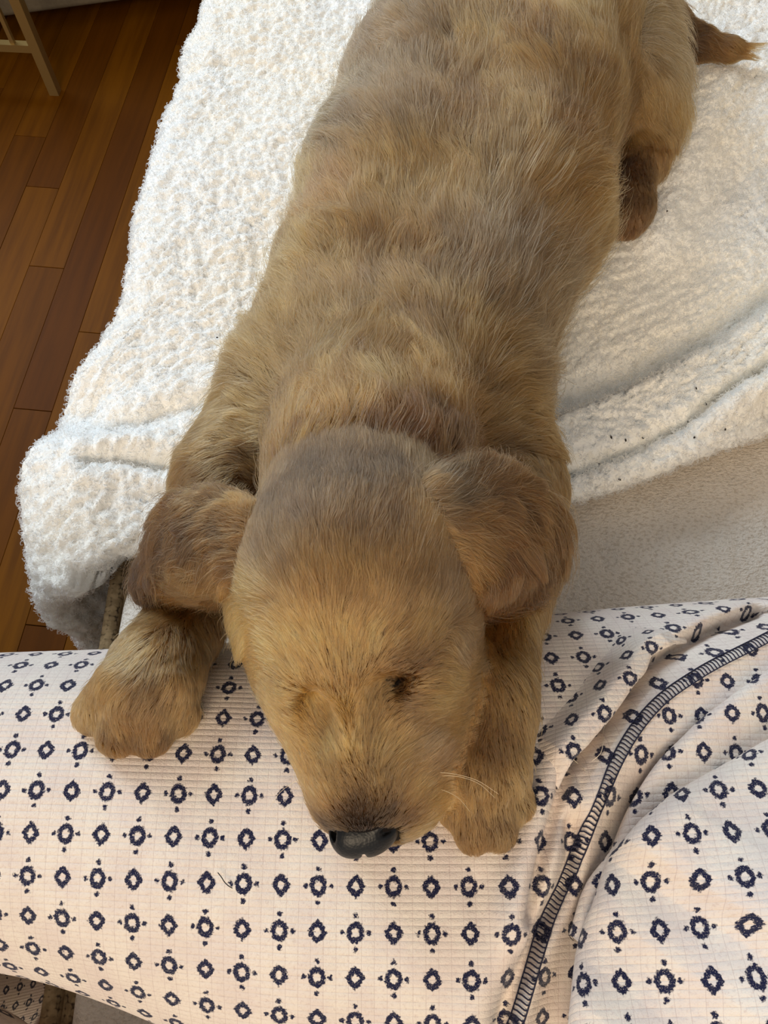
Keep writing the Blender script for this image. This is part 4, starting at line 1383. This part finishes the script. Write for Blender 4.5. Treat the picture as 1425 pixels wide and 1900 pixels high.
# whiskers
M_WHISK = plain('pale_whisker', lin(226, 206, 172), 0.4)
for pts, z0, z1 in (([(800, 1432), (842, 1436), (885, 1448), (926, 1474)], 0.634, 0.640), ([(805, 1440), (845, 1440), (890, 1455), (918, 1480)], 0.632, 0.638), ([(790, 1460), (822, 1466), (852, 1482), (872, 1506)], 0.630, 0.632), ([(575, 1440), (545, 1452), (520, 1470), (500, 1498)], 0.630, 0.616)):
    P = curve_pts([at(px, py, z0 + (z1 - z0) * k / 3) for k, (px, py) in enumerate(pts)], 12)
    V, F = tube_vf(P, np.linspace(0.00011, 0.00005, 12), 5)
    link('whisker', mesh_py('whisker', V, F, M_WHISK, True), puppy)

# shed hairs and specks
def loose_hair(pts, rad, col, label):
    P = []
    for px, py in pts:
        q = at(px, py, 0.605)
        for _ in range(3): q = at(px, py, lap_z(q[0], q[1]) + 0.0012)
        P.append(q)
    P = curve_pts(P, 30); P[:, 2] += 0.001
    V, F = tube_vf(P, rad, 6)
    o = link('loose_hair', mesh_py('loose_hair', V, F, plain('shed_hair', lin(*col), 0.5), True))
    tag(o, label, 'hair')
loose_hair([(1075, 1357), (1062, 1380), (1058, 1402), (1070, 1416), (1085, 1430)], 0.00016, (240, 226, 206), 'short bent pale shed hair on the trousers just right of the paw')
loose_hair([(1127, 1327), (1119, 1355), (1118, 1380), (1112, 1400), (1098, 1412)], 0.00016, (240, 226, 206), 'longer curved pale shed hair on the trousers beside the seam')
loose_hair([(405, 1619), (412, 1628), (417, 1636), (424, 1643), (432, 1648)], 0.00020, (18, 16, 20), 'short black hair lying on the trousers below the puppy nose')
bpy.context.view_layer.update()
M_SPECK = plain('dark_crumb', lin(40, 30, 24), 0.8)
spots = [(1132, 814, 7), (1159, 820, 5), (1191, 816, 3), (1289, 724, 5), (1307, 753, 5), (1148, 893, 4), (1343, 800, 4), (1286, 815, 4), (404, 630, 3), (1236, 396, 3)]
labs = ['brown crumb on the blanket hem, leftmost of three in a row beside the puppy shoulder',
        'dark crumb on the blanket hem, middle of three in a row beside the puppy shoulder',
        'small crumb on the blanket hem, rightmost of three in a row beside the puppy shoulder',
        'dark crumb on the ridge just above the long crease in the blanket hem, at right',
        'dark crumb lying down in the long crease of the blanket hem, at right',
        'dark crumb below the crease of the blanket hem, nearest to the puppy right ear',
        'dark crumb below the crease of the blanket hem, nearest the right edge of the picture',
        'dark crumb below the crease of the blanket hem, in the middle of its lower strip',
        'tiny dark crumb on the blanket to the left of the puppy back',
        'tiny dark crumb on the blanket beside the puppy hind foot']
for k, (px, py, sz) in enumerate(spots):
    r = Vector(ray(px, py)).normalized()
    ok, loc, nn, _ = blanket.ray_cast(Vector((0, 0, CAM_Z)), r)
    if not ok: continue
    a = random.uniform(0, 3.1); d = Vector((math.cos(a), math.sin(a), 0)) * sz * 0.00022
    V, F = tube_vf(curve_pts([np.array(loc - d) + [0, 0, 0.0022], np.array(loc) + [0, 0, 0.0026], np.array(loc + d) + [0, 0, 0.0022]], 5), [0.0003, 0.0006, 0.0007, 0.0006, 0.0003], 6)
    o = link('crumb', mesh_py('crumb', V, F, M_SPECK, True))
    tag(o, labs[k], 'crumb', 'dark crumbs on the blanket')
